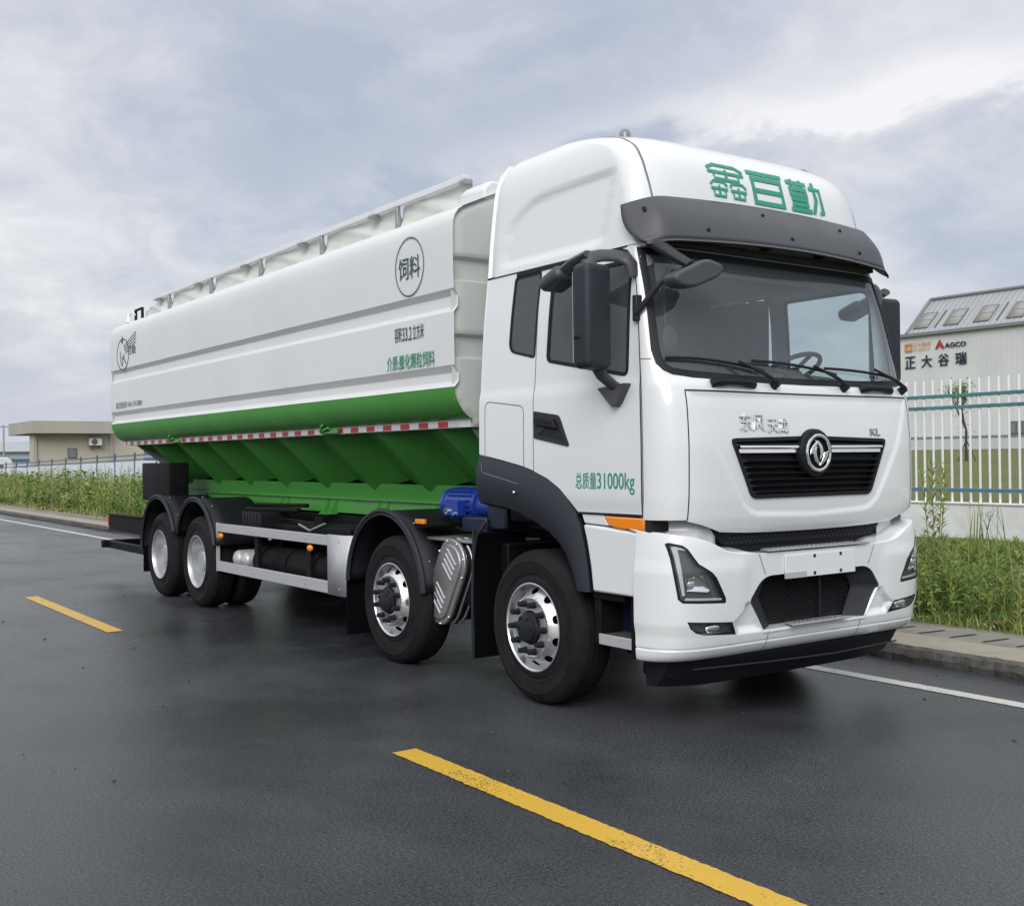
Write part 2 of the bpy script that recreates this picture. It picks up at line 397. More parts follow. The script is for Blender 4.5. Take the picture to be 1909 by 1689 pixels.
# z, half width, front centre x, side end x, exponent
CAB=[(1.25,1.235,1.385,1.12,9),(1.33,1.246,1.405,1.135,9),(1.47,1.25,1.415,1.145,9),(1.72,1.25,1.417,1.145,9),(1.97,1.248,1.40,1.14,9),(2.11,1.245,1.37,1.135,9),
 (2.19,1.24,1.335,1.125,7),(2.66,1.208,1.195,1.07,5.2),(3.0,1.17,1.10,.985,4.8),(3.3,1.142,1.065,.88,5.5),(3.5,1.118,1.025,.80,6),(3.62,1.10,.975,.73,6.5),(3.70,1.08,.905,.65,6.5),(3.77,1.055,.80,.50,6),(3.83,1.018,.655,.30,5),(3.88,.962,.49,.08,4.5),(3.92,.87,.30,-.15,4)]
def cw(z): return interp([(t[0],t[1]) for t in CAB],z)
def cxc(z): return interp([(t[0],t[2]) for t in CAB],z)
def cxs(z): return interp([(t[0],t[3]) for t in CAB],z)
def cn(z): return interp([(t[0],t[4]) for t in CAB],z)
def front(v,z):
    a=min(1,abs(v)); xs=cxs(z)
    return (xs+(cxc(z)-xs)*math.sqrt(max(0,1-a**cn(z))), v*cw(z), z)
BUM=[(.45,1.235,1.30,1.06),(.465,1.256,1.345,1.07),(.50,1.266,1.38,1.075),(.54,1.268,1.40,1.075),(.64,1.268,1.42,1.075),(.83,1.268,1.435,1.075),(1.08,1.266,1.445,1.075),(1.16,1.26,1.44,1.075),(1.23,1.254,1.425,1.07)]
def bfront(v,z,n=10):
    a=min(1,abs(v)); w=interp([(t[0],t[1]) for t in BUM],z); xc=interp([(t[0],t[2]) for t in BUM],z); xs=interp([(t[0],t[3]) for t in BUM],z)
    return (xs+(xc-xs)*math.sqrt(max(0,1-a**n)), v*w, z)
CAB.insert(0,(1.19,1.22,1.35,1.10,9))
def impl(p):
    x,y,z=p; xs=cxs(z); return ((x-xs)/(cxc(z)-xs))**2+(abs(y)/cw(z))**cn(z)
HOODT=[(-1.075,2.09),(-.905,1.744),(-.67,1.385),(-.60,1.335),(-.53,1.312),(0,1.292),(.53,1.312),(.60,1.335),(.67,1.385),(.905,1.744),(1.075,2.09)]
def hood_d(y,z):
    d=0
    if 1.19<z<2.11 and abs(y)<1.1: d-=.011*smoothstep(-.006,.040,-sdist(HOODT,(y,z)))
    return d
def front_raw(y,z):
    wz=cw(z); v=max(-.99999,min(.99999,y/wz)); p=Vector(front(v,z))
    h=1e-4; x=max(p.x,cxs(z)+1e-4); q=(x,p.y,p.z)
    g=Vector((impl((q[0]+h,q[1],q[2]))-impl((q[0]-h,q[1],q[2])),impl((q[0],q[1]+h,q[2]))-impl((q[0],q[1]-h,q[2])),impl((q[0],q[1],q[2]+h))-impl((q[0],q[1],q[2]-h))))
    return p,g.normalized()
def front_fn(y,z):
    p,n=front_raw(y,z); d=hood_d(y,z); h=.004
    gy=(hood_d(y+h,z)-hood_d(y-h,z))/(2*h); gz=(hood_d(y,z+h)-hood_d(y,z-h))/(2*h)
    t=Vector((0,gy,gz)); t-=n*t.dot(n)
    return p+n*d,(n-t).normalized()
def side_d(x,z): return .010*(1-smoothstep(2.10,2.20,z))-.010*(1-smoothstep(1.33,1.45,z))
def side_fn(s):
    def fn(x,z):
        h=.004; wd=lambda zz:cw(zz)+side_d(x,zz)-.006
        g=(wd(z+h)-wd(z-h))/(2*h)
        return Vector((x,s*wd(z),z)),Vector((0,s,-g)).normalized()
    return fn
def impb(x,y,z,n=10):
    w_=interp([(t[0],t[1]) for t in BUM],z); xc=interp([(t[0],t[2]) for t in BUM],z); xs=interp([(t[0],t[3]) for t in BUM],z)
    return ((x-xs)/(xc-xs))**2+(abs(y)/w_)**n
RECL=[(-.50,.600),(-.735,.603),(-.785,.68),(-.70,.745),(-.66,.80),(-.625,.79)]
RECR=mirror(RECL)
def bump_d(y,z):
    d=0
    for q in (RECL,RECR): d-=.035*smoothstep(-.005,.035,-sdist(q,(y,z)))
    d+=.012*smoothstep(.60,.75,abs(y))*(1-smoothstep(.98,1.10,z))*smoothstep(.60,.70,z)  # headlamp cheek stands proud
    d-=.007*math.exp(-((z-.535)/.005)**2)                                              # lip groove
    return d
def bump_fn(y,z):
    w_=interp([(t[0],t[1]) for t in BUM],z); v=max(-.99999,min(.99999,y/w_)); p=Vector(bfront(v,z)); h=1e-4
    x=max(p.x,interp([(t[0],t[3]) for t in BUM],z)+1e-4)
    g=Vector((impb(x+h,p.y,z)-impb(x-h,p.y,z),impb(x,p.y+h,z)-impb(x,p.y-h,z),impb(x,p.y,z+h)-impb(x,p.y,z-h))).normalized()
    d=bump_d(y,z); h=.004
    gy=(bump_d(y+h,z)-bump_d(y-h,z))/(2*h); gz=(bump_d(y,z+h)-bump_d(y,z-h))/(2*h)
    t=Vector((0,gy,gz)); t-=g*t.dot(g)
    return p+g*d,(g-t).normalized()
YS=frange(-1.0,1.0,40)+[s*(1.0+.01*k) for s in (-1,1) for k in range(1,28)]
def zs(a,b,st=.03): return frange(a,b,max(2,int((b-a)/st)))

TRUCK=root('feed_truck','white and green bulk feed tanker truck with tall white cab on the damp road','truck')
# ---- hood / front panel
def sym(half): return half+[(-a,b) for a,b in half[::-1] if abs(a)>1e-6]
hood_low=[(-1.088,1.302),(-.985,1.277),(-.83,1.228),(-.6,1.214),(-.37,1.208),(0,1.205)]
GR=rpoly([(-.765,1.800),(-.585,1.425),(.585,1.425),(.765,1.800)],[.05,.05,.05,.05],6)
GR=GR[:6]+GR[6:]
EMB=[(.0+.158*math.cos(a),1.705+.158*math.sin(a)) for a in frange(0,2*math.pi,40)[:-1]]
hoodp=sym(hood_low)+[(1.086,1.5),(1.083,1.8),(1.078,2.086),(.5,2.083),(0,2.082),(-.5,2.083),(-1.078,2.086),(-1.083,1.8),(-1.086,1.5)]
def grille_outline():
    # trapezoid with a circular bulge for the badge on the top edge
    top=[]
    for a in frange(math.pi,0,24):
        p=(.155*math.cos(a),1.705+.155*math.sin(a))
        if p[1]>1.802: top.append(p)
    bl=rpoly([(-.765,1.800),(-.585,1.425),(.585,1.425),(.765,1.800)],.045,6)
    # bl starts at top-left corner, runs down and round to top-right; close through the bulge
    return bl+top[::-1]
GO=grille_outline()
patch('front_panel',[hoodp,GO],front_fn,WHITE,TRUCK,frange(-1.09,1.09,120),zs(1.2,2.1,.011),thick=.03)
# ---- corner panels, cowl, pillars (one surface around the windscreen)
WSO=[(-1.16,2.99),(-1.168,2.875),(-1.186,2.574),(-1.200,2.339),(-1.192,2.255),(-1.165,2.212),(-1.12,2.185),(-1.0,2.168),(-.6,2.152),(0,2.146)]
WSO=sym(WSO)
def edge_at(s,zl): return [(s*cw(z)*.99995,z) for z in zl]
zup=[1.31]+frange(1.33,2.99,83)+[3.005]
cowl=[(-1.094,1.31),(-1.091,1.5),(-1.089,1.8),(-1.084,2.092),(-.5,2.089),(0,2.088),(.5,2.089),(1.084,2.092),(1.089,1.8),(1.091,1.5),(1.094,1.31)]+edge_at(1,zup)+edge_at(-1,zup)[::-1]
patch('windscreen_surround',[cowl,WSO],front_fn,WHITE,TRUCK,YS,frange(1.33,2.99,83),thick=.03)
for s in (-1,1):
    patch('pillar_seam',[ribbon([(s*1.243,2.285),(s*1.205,2.283)],.006)],front_fn,GREYSEAM,TRUCK,YS,(),off=.0015,thick=0)
    patch('panel_gap',[ribbon([(s*1.0905,1.31),(s*1.088,1.5),(s*1.086,1.8),(s*1.081,2.085)],.007)],front_fn,GAP,TRUCK,(),zs(1.35,2.1,.05),off=.0015,thick=0)
patch('panel_gap',[ribbon([(-1.081,2.089),(-.5,2.086),(0,2.085),(.5,2.086),(1.081,2.089)],.009)],front_fn,GAP,TRUCK,YS,(),off=.0015,thick=0)
# ---- windscreen: rubber border, glass, shade band
WSI=inset(WSO,.042)
border=patch('windscreen_border',[WSO,WSI],front_fn,BLACKP,TRUCK,YS,zs(2.15,2.98,.03),off=.004,thick=.03)
ws=patch('windscreen',[inset(WSO,.03)],front_fn,WSGLASS,TRUCK,YS,zs(2.15,2.98,.03),off=-.004,thick=0)
band=sym([(-1.09,2.97),(-1.095,2.905),(-1.0,2.878),(-.6,2.85),(0,2.845)])
patch('shade_band',[band],front_fn,INTERD,ws,YS,zs(2.84,2.97,.03),off=-.016,thick=0)
bot=sym([(-1.15,2.30),(-1.135,2.235),(-1.05,2.195),(-.6,2.18),(0,2.176)]); bot=bot+[(1.11,2.215),(.6,2.20),(0,2.196),(-.6,2.20),(-1.11,2.215)][::1]
# sticker at the windscreen corner
patch('camera_pod',[[(-1.125+.038*math.cos(a),2.905+.038*math.sin(a)) for a in frange(0,6.283,20)[:-1]]],front_fn,GALV,ws,off=.004,thick=.01)

# ---- cab sides, doors
ARCH_O=[(-.618,1.719),(-.341,1.677),(-.072,1.63),(.045,1.601),(.204,1.548),(.335,1.482),(.42,1.417),(.493,1.346),(.544,1.262),(.578,1.153),(.616,.992),(.637,.83)]
ARCH_I=[(-.635,1.385),(-.436,1.361),(-.297,1.347),(-.102,1.306),(.085,1.25),(.22,1.195),(.307,1.14),(.39,1.06),(.45,.965),(.505,.83)]
QW=rpoly([(-.262,2.98),(.055,2.985),(.034,2.375),(-.285,2.445)],[.04,.035,.035,.08],5)
DW=rpoly([(.178,2.925),(.163,2.34),(1.008,2.183),(.995,2.925)],[.05,.05,.06,.10],5)
def cabside(s,tagname):
    fn=side_fn(s)
    rear=[(-.62,1.725),(-.341,1.683),(-.072,1.636),(.040,1.607),(.040,2.3),(.040,3.008),(-.62,3.008)]
    o=patch('cab_side_panel',[rear,QW],fn,WHITE,TRUCK,frange(-.6,0,12),zs(1.6,3.0,.04),thick=.03)
    ft=[cxs(z)-.010 for z in (1.34,1.5,1.8,2.1,2.2,2.4,2.6,2.8)]
    door=[(.048,1.603),(.204,1.552),(.335,1.486),(.42,1.421),(.493,1.352),(.51,1.338)]+[(a,b) for a,b in zip(ft,(1.338,1.5,1.8,2.1,2.2,2.4,2.6,2.8))]+[(cxs(2.9)-.02,2.9),(.955,2.962),(.90,2.988),(.8,3.0),(.048,3.0)]
    d=patch('cab_door',[door,DW],fn,WHITE,TRUCK,frange(.1,1.1,14),zs(1.36,2.98,.04),thick=.03)
    # filler between the door top and the roof fairing / pillar
    fl=[(.9,2.992),(.96,2.966),(cxs(2.9)-.012,2.9),(cxs(2.8)-.002,2.8),(cxs(2.9),2.9),(cxs(3.0),3.0),(cxs(3.0),3.012),(.048,3.012),(.048,3.004),(.8,3.004)]
    patch('door_frame_strip',[fl],fn,WHITE,TRUCK,frange(.1,1.0,10),(),thick=.02)
    # glass and rubber
    patch('window_frame',[DW,inset(DW,.024)],fn,BLACKP,d,frange(.2,1,8),zs(2.2,2.9,.06),off=.003,thick=.02)
    patch('door_window',[inset(DW,.02)],fn,SIDEGLASS,d,frange(.2,1,8),zs(2.2,2.9,.06),off=-.006,thick=0)
    patch('window_frame',[QW,inset(QW,.018)],fn,BLACKP,o,frange(-.2,0,4),zs(2.4,2.9,.06),off=.003,thick=.02)
    patch('quarter_window',[inset(QW,.014)],fn,SIDEGLASS,o,frange(-.2,0,4),zs(2.4,2.9,.06),off=-.004,thick=0)
    # dark backing just behind the shut lines and a rain channel above the glass
    patch('panel_gap',[ribbon([(.044,1.60),(.044,2.37)],.024)],fn,GAP,TRUCK,(),zs(1.6,2.37,.06),off=-.012,thick=0)
    patch('panel_gap',[ribbon([(cxs(z)-.003,z) for z in (1.33,1.5,1.8,2.1,2.2,2.4,2.6,2.8,2.9)],.03)],fn,GAP,TRUCK,(),zs(1.3,2.9,.06),off=-.014,thick=0)
    patch('rain_channel',[ribbon([(-.24,2.992),(.2,2.996),(.6,2.998),(.86,2.996),(.93,2.975),(.975,2.93),(cxs(2.86)-.03,2.86)],.026)],fn,BLACKP,d,frange(-.2,1,14),zs(2.8,3,.03),off=.008,thick=.02)
    patch('panel_gap',[ribbon([(cxs(z)-.006,z) for z in frange(1.335,2.88,30)],.010)],fn,GAP,d,(),zs(1.35,2.87,.05),off=.0015,thick=0)
    patch('panel_gap',[ribbon([(.045,1.61),(.045,2.99)],.006)],fn,GREYSEAM,o,(),zs(1.65,2.95,.06),off=.0015,thick=0)
    patch('roof_gasket',[ribbon([(-.615,3.012),(.2,3.012),(.93,3.010)],.012)],fn,BLACKP,o,frange(-.5,.9,14),(),off=.004,thick=.01)
    patch('panel_gap',[ribbon([(.50,1.334),(1.12,1.334)],.014)],fn,GAP,TRUCK,frange(.5,1.1,6),(),off=.002,thick=0)
    # storage hatch seam behind the door
    hs=rpoly([(-.545,1.70),(-.545,2.108),(-.068,2.052),(-.068,1.63)],[0,.07,.05,0],5)
    patch('hatch_seam',[ribbon(hs,.007)],fn,GREYSEAM,o,frange(-.5,0,6),zs(1.7,2.1,.05),off=.0012,thick=0)
    # recessed door handle
    hp=rpoly([(.058,2.012),(.335,1.975),(.446,1.764),(.06,1.828)],[.01,.03,.025,.01],4)
    dh=patch('door_handle',[hp,inset(hp,.028)],fn,FENDP,d,(),(),off=.008,thick=.03)
    patch('handle_bowl',[inset(hp,.024)],fn,GAP,d,(),(),off=.003,thick=0)
    g=MB(); y=s*(cw(1.9)+.014)
    a=[(.075,1.975),(.285,1.945),(.325,1.885),(.08,1.915)]
    g.prism(a,'y',y-s*.012,y+s*.016); g.build('handle_grip',BLACKP,d,bevel=.008)
    return o,d
for s in (-1,1):
    cs,dr=cabside(s,'r' if s<0 else 'l')
    if s<0: DOOR=dr
text_on('gross_weight_lettering','总质量',side_fn(-1),.504,.714,1.490,1.596,TXTG,DOOR,bold=.008,off=.002)
text_on('gross_weight_lettering','31000kg',side_fn(-1),.722,1.075,1.462,1.594,TXTG,DOOR,bold=.012,off=.002)
text_on('gross_weight_lettering','总质量31000kg',side_fn(1),1.075,.504,1.468,1.594,TXTG,dr,bold=.004,off=.002)
# ---- fender arches
for s in (-1,1):
    def afn(x,z,s=s):
        c=Vector((.0,0,.53)); rel=Vector((x,0,z))-c
        # bulge across the width of the band
        dO=min((x-a)**2+(z-b)**2 for a,b in AO)**.5; dI=min((x-a)**2+(z-b)**2 for a,b in AI)**.5
        t=dO/(dO+dI+1e-9); b=.022+.030*math.sin(math.pi*min(1,t*1.05))
        n=rel.normalized()*(.55*(.5-t)*1.6)+Vector((0,s,0))
        return Vector((x,s*(1.232+b),z)),n.normalized()
    def dens(P,n=8):
        o=[]
        for a,b in zip(P,P[1:]): o+=[(a[0]+(b[0]-a[0])*k/n,a[1]+(b[1]-a[1])*k/n) for k in range(n)]
        return o+[P[-1]]
    AO=dens(ARCH_O); AI=dens(ARCH_I)
    fa=patch('wheel_arch',[ARCH_O+ARCH_I[::-1]],afn,FENDP,TRUCK,frange(-.6,.6,24),zs(.85,1.7,.04),thick=.05)
    patch('arch_seam',[ribbon([(-.57,1.66),(-.55,1.60),(-.50,1.585),(-.10,1.515)],.006)],lambda x,z,s=s:(afn(x,z,s)[0],afn(x,z,s)[1]),GREYSEAM,fa,frange(-.5,0,8),(),off=.0025,thick=0)
    MB().sphere((-.135,s*1.292,1.455),.012).build('arch_screw',CHROME,fa)
    g=MB(); 
    for a,b in zip(ARCH_I,ARCH_I[1:]): g.face([(a[0],s*1.24,a[1]),(b[0],s*1.24,b[1]),(b[0],s*.62,b[1]),(a[0],s*.62,a[1])])
    g.build('wheel_housing',CHASS,TRUCK,solid=.02)
    # white corner step panel and amber marker
    cp=[(.555,1.262),(.76,1.252),(1.0,1.236),(1.098,1.228),(1.085,.832),(.648,.832),(.628,.99),(.59,1.153)]
    g=MB(); g.prism(cp,'y',s*1.244,s*1.02); g.build('corner_panel',WHITE,TRUCK,bevel=.018,seg=3)
    g=MB(); g.prism([(.535,1.330),(.75,1.328),(.80,1.26),(.565,1.268)],'y',s*1.235,s*1.05); g.build('sill_strip',WHITE,TRUCK,bevel=.006)
    g=MB(); g.prism([(.765,1.322),(1.145,1.318),(1.142,1.242),(.90,1.246),(.82,1.262)],'y',s*1.246,s*1.12); am=g.build('side_indicator',AMBER,TRUCK,bevel=.01)
    g=MB()
    for k in range(7): g.box(.93+k*.028,.936+k*.028,s*1.246,s*1.250,1.252,1.31)
    g.build('lens_rib',AMBER,am)
    g=MB(); g.box(1.146,1.185,s*1.05,s*1.236,1.236,1.322); g.build('indicator_base',GAP,TRUCK)
    # entry step
    g=MB(); g.box(.668,1.0,s*1.2,s*.86,.535,.56); st=g.build('entry_step',CHECK,TRUCK,bevel=.006)
    g=MB(); g.box(.668,1.0,s*1.212,s*1.198,.497,.566); g.build('step_edge',ALU,st,bevel=.004)
    g=MB(); g.box(.98,1.07,s*1.215,s*.9,.45,.82); g.box(.60,.66,s*1.19,s*.9,.50,.82); g.box(.60,1.05,s*.92,s*.86,.40,.9); g.box(.6,.9,s*1.20,s*1.1,.78,.828); g.build('step_bracket',CHASS,TRUCK,bevel=.008)
    g=MB(); g.box(.66,1.05,s*1.0,s*.93,.56,.83); g.build('step_well',NAVY,TRUCK)
# ---- rear wall, lining, floor
g=MB(); g.grid([[(-.62,y*(cw(z)-.004),z) for y in frange(-1,1,8)] for z in zs(1.38,3.88,.1)]); g.build('rear_wall',WHITE,TRUCK,solid=.012)
g=MB()
g.grid([[(-.585,y*(cw(z)-.05),z) for y in frange(-1,1,8)] for z in zs(1.45,3.0,.2)])
g.face([(-.59,-1.13,2.985),(-.59,1.13,2.985),(1.0,1.10,2.985),(1.0,-1.10,2.985)])
g.face([(-.6,-1.18,1.40),(-.6,1.18,1.40),(1.25,1.18,1.40),(1.25,-1.18,1.40)])
for s in (-1,1):
    g.face([(-.6,s*1.20,1.40),(1.12,s*1.20,1.40),(1.10,s*1.20,2.16),(.16,s*1.19,2.30),(-.6,s*1.19,2.42)])
g.build('cab_lining',INTER,TRUCK,smooth=0,recalc=False)
g=MB(); g.box(-.6,1.16,-1.0,1.0,1.22,1.36); g.box(.1,1.22,-.95,.95,.95,1.25); g.build('cab_floor',CHASS,TRUCK,bevel=.02)
# ---- roof fairing (closed loft)
REC=rpoly([(-.47,3.06),(-.40,3.36),(-.13,3.53),(.78,3.55),(.70,3.06)],[.02,.10,.14,.06,.02],6)
def fair_row(z,shr=1.0,zz=None):
    xr=-.62 if z<3.7 else -.62+.13*smoothstep(3.7,3.93,z); xs=cxs(z); wz=cw(z); row=[]
    def side(s):
        rows=[]
        for t in frange(0,1,30):
            x=xr+(xs-xr)*t; d=-.022*smoothstep(0,.035,-sdist(REC,(x,z))); 
            y=wz+d
            if t<.08: y-=.035*(1-t/.08)**2
            rows.append((x,s*y,zz or z))
        return rows
    vs=[]
    n=64
    for k in range(1,n):
        a=-1+2*k/n; sgn=-1 if a<0 else 1; m=1-(1-abs(a))**2.3; vs.append(sgn*m)
    row=side(-1)+[(front(v,z)[0],front(v,z)[1],zz or z) for v in vs]+side(1)[::-1]
    if shr!=1:
        cx=-.05; row=[(cx+(p[0]-cx)*shr,p[1]*shr,p[2]) for p in row]
    return row
rows=[fair_row(z) for z in [3.014,3.02]+zs(3.04,3.6,.028)+zs(3.62,3.92,.015)]
rows+=[fair_row(3.92,.93,3.929),fair_row(3.92,.82,3.938),fair_row(3.92,.6,3.948),fair_row(3.92,.3,3.953),fair_row(3.92,.02,3.955)]
g=MB(); vs=g.grid(rows); g.bm.faces.new(vs[-1]); FAIR=g.build('roof_fairing',WHITE,TRUCK,smooth=60,recalc=True)
g=MB(); g.grid([[(-.63,y,z) for y in (-1.05,1.05)] for z in (3.0,3.85)]); 
JIN=[[(.0,.76),(.2,.98),(.80,.98),(1,.76)],[(.22,.74),(.78,.74)],[(0,.46),(1,.46)],[(.5,.98),(.5,.06)],[(.20,.36),(.27,.14)],[(.80,.36),(.73,.14)],[(0,.05),(1,.05)]]
JINS=[[(.0,.72),(.2,.98),(.80,.98),(1,.72)],[(.0,.50),(1,.50)],[(.5,.74),(.5,.06)],[(.16,.50),(.16,.05),(.84,.05),(.84,.50)]]
BAI=[[(-.02,.97),(1.02,.97)],[(.50,.97),(.43,.80)],[(.08,.78),(.92,.78),(.92,.03),(.08,.03),(.08,.78)],[(.1,.41),(.9,.41)]]
QIN=[[(-.02,.90),(.60,.90)],[(.15,1.02),(.15,.80)],[(.43,1.02),(.43,.80)],[(.06,.70),(.52,.70),(.52,.52),(.06,.52),(.06,.70)],[(.29,.90),(.29,.03)],[(.03,.37),(.55,.37)],[(.03,.20),(.55,.20)],[(-.02,.03),(.62,.03)],[(.66,.80),(.99,.80),(.99,.03),(.88,.03)],[(.82,1.02),(.82,.45),(.68,-.02)]]
U0,U1,Z0,Z1=-.530,.585,3.385,3.612; cwid=.335; pit=(U1-U0-cwid)/2
chs=[((U0,U0+cwid,Z0+.118,Z1),JINS),((U0,U0+cwid*.46,Z0,Z0+.108),JINS),((U0+cwid*.54,U0+cwid,Z0,Z0+.108),JINS),((U0+pit,U0+pit+cwid,Z0,Z1),BAI),((U0+2*pit,U0+2*pit+cwid,Z0,Z1),QIN)]
obs=[]
for ci,ch in enumerate(chs):
    for k,lp in enumerate(strokes2d([ch],.032 if ci>2 else (.0225 if ci==0 else .0185))):
        obs.append(patch('name_lettering',lp,front_raw,TXTG,FAIR,frange(U0,U1,40),(),off=.006+.00025*k,thick=0))
merge(obs)
for s in (-1,1):
    patch('fairing_seam',[ribbon([(s*1.012,3.25),(s*1.015,3.4),(s*1.018,3.5),(s*1.012,3.62),(s*.985,3.74),(s*.93,3.83),(s*.84,3.905)],.012)],front_raw,GREYSEAM,FAIR,(),zs(3.25,3.9,.04),off=.002,thick=0)
    b=MB(); b.lathe([(.055,0),(.055,.018),(.043,.02),(.042,.05),(.034,.075),(.018,.088),(.002,.092)],(.24,-.56,3.925) if s<0 else (.60,.90,3.765),'z',24); bc=b.build('roof_beacon',mat('smoked_beacon_lens',(.20,.21,.22),.15,coat=.5),TRUCK)
# ---- sun visor
def visor_pt(s,t):
    a=abs(s); sg=-1 if s<0 else 1
    # top edge -> bottom edge, wrapping back round the corners
    y0=1.19*s; 
    xt=1.10-.05*a**2-.15*max(0,(a-.82)/.18)**2; zt=3.345-.035*a**2-.04*max(0,(a-.82)/.18)**2
    xb=1.285-.10*a**2-.05*max(0,(a-.82)/.18)**2; zb=3.055-.035*a**2-.02*max(0,(a-.85)/.15)**2
    k=max(0,(a-.9)/.1); t2=t
    x=xt+(xb-xt)*t2; z=zt+(zb-zt)*t2; bul=(.022*(1-k)-.05*k)*math.sin(math.pi*t2)
    nx,nz=(zt-zb),(xb-xt); l=math.hypot(nx,nz); x+=bul*nx/l; z+=bul*nz/l
    y=y0*(1+.02*math.sin(math.pi*t))
    return (x,y,z)
srow=[-1,-.985,-.96,-.93,-.9,-.86,-.82]+frange(-.76,.76,16)+[.82,.86,.9,.93,.96,.985,1]
g=MB(); g.grid([[visor_pt(s,t) for s in srow] for t in frange(0,1,12)])
VIS=g.build('sun_visor',GREYP,TRUCK,solid=.014,smooth=50)
for s,t in ((-.93,.25),(-.93,.30),(-.15,.28),(.52,.28),(.0,.80),(.62,.80),(-.62,.8)):
    p=Vector(visor_pt(s,t)); MB().sphere(p,.014,(1,1,1),10).build('visor_screw',GAP,VIS)
g=MB(); g.grid([[tuple(Vector(visor_pt(s,1.0))+Vector(o_)) for s in srow] for o_ in ((0,0,0),(.012,0,-.016),(-.004,0,-.022))]); g.build('visor_lip',GREYP,VIS,solid=.006)
g=MB()
for y in (-.75,-.1,.45,.9): g.box(.98,1.2,y-.03,y+.03,3.06,3.10)
g.box(1.04,1.15,-1.0,1.0,3.0,3.04); g.build('visor_bracket',INTERD,TRUCK)
# ---- grille
def plane_grille(y,z): p,n=front_raw(y,z); return p,n
GB=patch('grille',[GO,inset(GO,.024)],front_fn,BLACKP,TRUCK,YS,(),off=.012,thick=.05)
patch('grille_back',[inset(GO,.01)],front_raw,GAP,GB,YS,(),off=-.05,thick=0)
def halfw(z): return .765-(1.80-z)/(.375)*.18-.022
def hbar(name,z0,z1,off,ya,yb,m,th):
    return patch(name,[[(ya,z0),(yb,z0),(yb,z1),(ya,z1)]],front_raw,m,GB,frange(-.75,.75,30),(),off=off,thick=th)
for z in (1.655,1.616,1.577,1.538,1.499,1.460):
    h=halfw(z); g=MB()
    up=[]; lo=[]; bk=[]
    for y in frange(-h,h,24):
        p,n=front_raw(y,z); up.append(p+Vector((.004,0,.008))); lo.append(p+Vector((-.004,0,-.006))); bk.append(p+Vector((-.05,0,.004)))
    g.grid([bk,up,lo]); g.build('slat',FENDP,GB,smooth=30,solid=.003)
g=MB(); h=halfw(1.765)
g.grid([[front_raw(y,1.772)[0]+Vector((-.02,0,0)) for y in frange(-h,h,20)],[front_raw(y,1.755)[0]+Vector((.0,0,0)) for y in frange(-h,h,20)],[front_raw(y,1.748)[0]+Vector((-.03,0,0)) for y in frange(-h,h,20)]]); g.build('slat',FENDP,GB,solid=.003)
for s in (-1,1):
    a,b=sorted((s*.15,s*halfw(1.735)*.985))
    g=MB(); ys=frange(a,b,16)
    sec=[(-.02,.020),(.008,.018),(.014,.008),(.010,.0),(-.004,-.006),(-.002,-.026),(-.02,-.03)]
    g.grid([[front_raw(y,1.735)[0]+Vector((dx,0,dz)) for y in ys] for dx,dz in sec]); g.build('chrome_bar',CHROME,GB,smooth=40)
# badge: dark disc, chrome ring and two interlocked swallow blades
g=MB(); g.lathe([(.001,.014),(.112,.014),(.118,.026),(.148,.020),(.156,.008),(.158,-.03)],(0,0,0),'x',48); EB=g.build('badge_base',BLACKP,GB)
pc,pn=front_raw(0,1.705); EB.location=pc+Vector((.004,0,0))
g=MB(); prof=[]
for k in range(10):
    a=2*math.pi*k/10; prof.append((.113+.012*math.cos(a),.030+.010*math.sin(a)))
g.lathe(prof,(0,0,0),'x',56,close=True)
C1=[(-.86,-.14),(-.80,.15),(-.63,.41),(-.35,.63),(0,.77),(-.22,.50),(-.40,.22),(-.50,-.06),(-.66,-.02)]
C2=[(-.47,.10),(-.45,-.15),(-.34,-.45),(-.08,-.68),(.34,-.80),(.03,-.50),(-.14,-.22),(-.20,.08),(-.12,.42),(-.34,.24)]
for P_,h_ in ((C1,.040),(C2,.034)):
    for k in (1,-1): g.prism([(k*a*.106,k*b*.106) for a,b in P_],'x',.020,h_)
em=g.build('emblem',CHROME,GB,bevel=.003); em.location=pc+Vector((.004,0,0))
text_on('chrome_lettering','东风',front_fn,-.675,-.455,1.848,1.955,CHROME,TRUCK,off=.012,thick=.012,bold=.004)
text_on('chrome_lettering','天龙',front_fn,-.425,-.235,1.838,1.930,CHROME,TRUCK,off=.012,thick=.012,bold=.002)
text_on('chrome_lettering','KL',front_fn,.600,.705,1.822,1.868,GALV,TRUCK,off=.008,thick=.008,bold=.02)
# ---- grab handles and wipers under the glass
for a,b in ((-.879,-.512),(.545,.888)):
    P=[]
    for t in frange(0,1,10):
        p,n=front_raw(a+(b-a)*t,2.132); P.append(p+n*(.03*math.sin(math.pi*t)**.4+.004))
    g=MB(); g.tube(P,[.026]*3+[.021]*5+[.026]*3,10,flat=(1,1)); g.build('grab_handle',BLACKP,TRUCK)
for py,tipy,tipz,midy in ((-.32,-1.142,2.283,-.63),(.368,-.474,2.285,.08),(1.04,.222,2.262,.72)):
    p0,n0=front_raw(py,2.135); g=MB(); g.cyl(p0-n0*.01,p0+n0*.045,.03,.024,16); 
    mid,_=front_raw(midy,2.262); A=p0+n0*.04; B=mid+_*.05
    g.tube([A,A.lerp(B,.35)+n0*.015,B],[.017,.012,.009],8); W=g.build('wiper',GAP,TRUCK)
    bl=[]
    e_=min(py-.02,midy+.24)
    for t in frange(0,1,10):
        y=tipy+(e_-tipy)*t; z=tipz+(2.222-tipz)*t**2.2; p,n=front_raw(y,z); bl.append(p+n*.022)
    g=MB(); g.tube(bl,.010,6); g.build('wiper_blade',GAP,W)
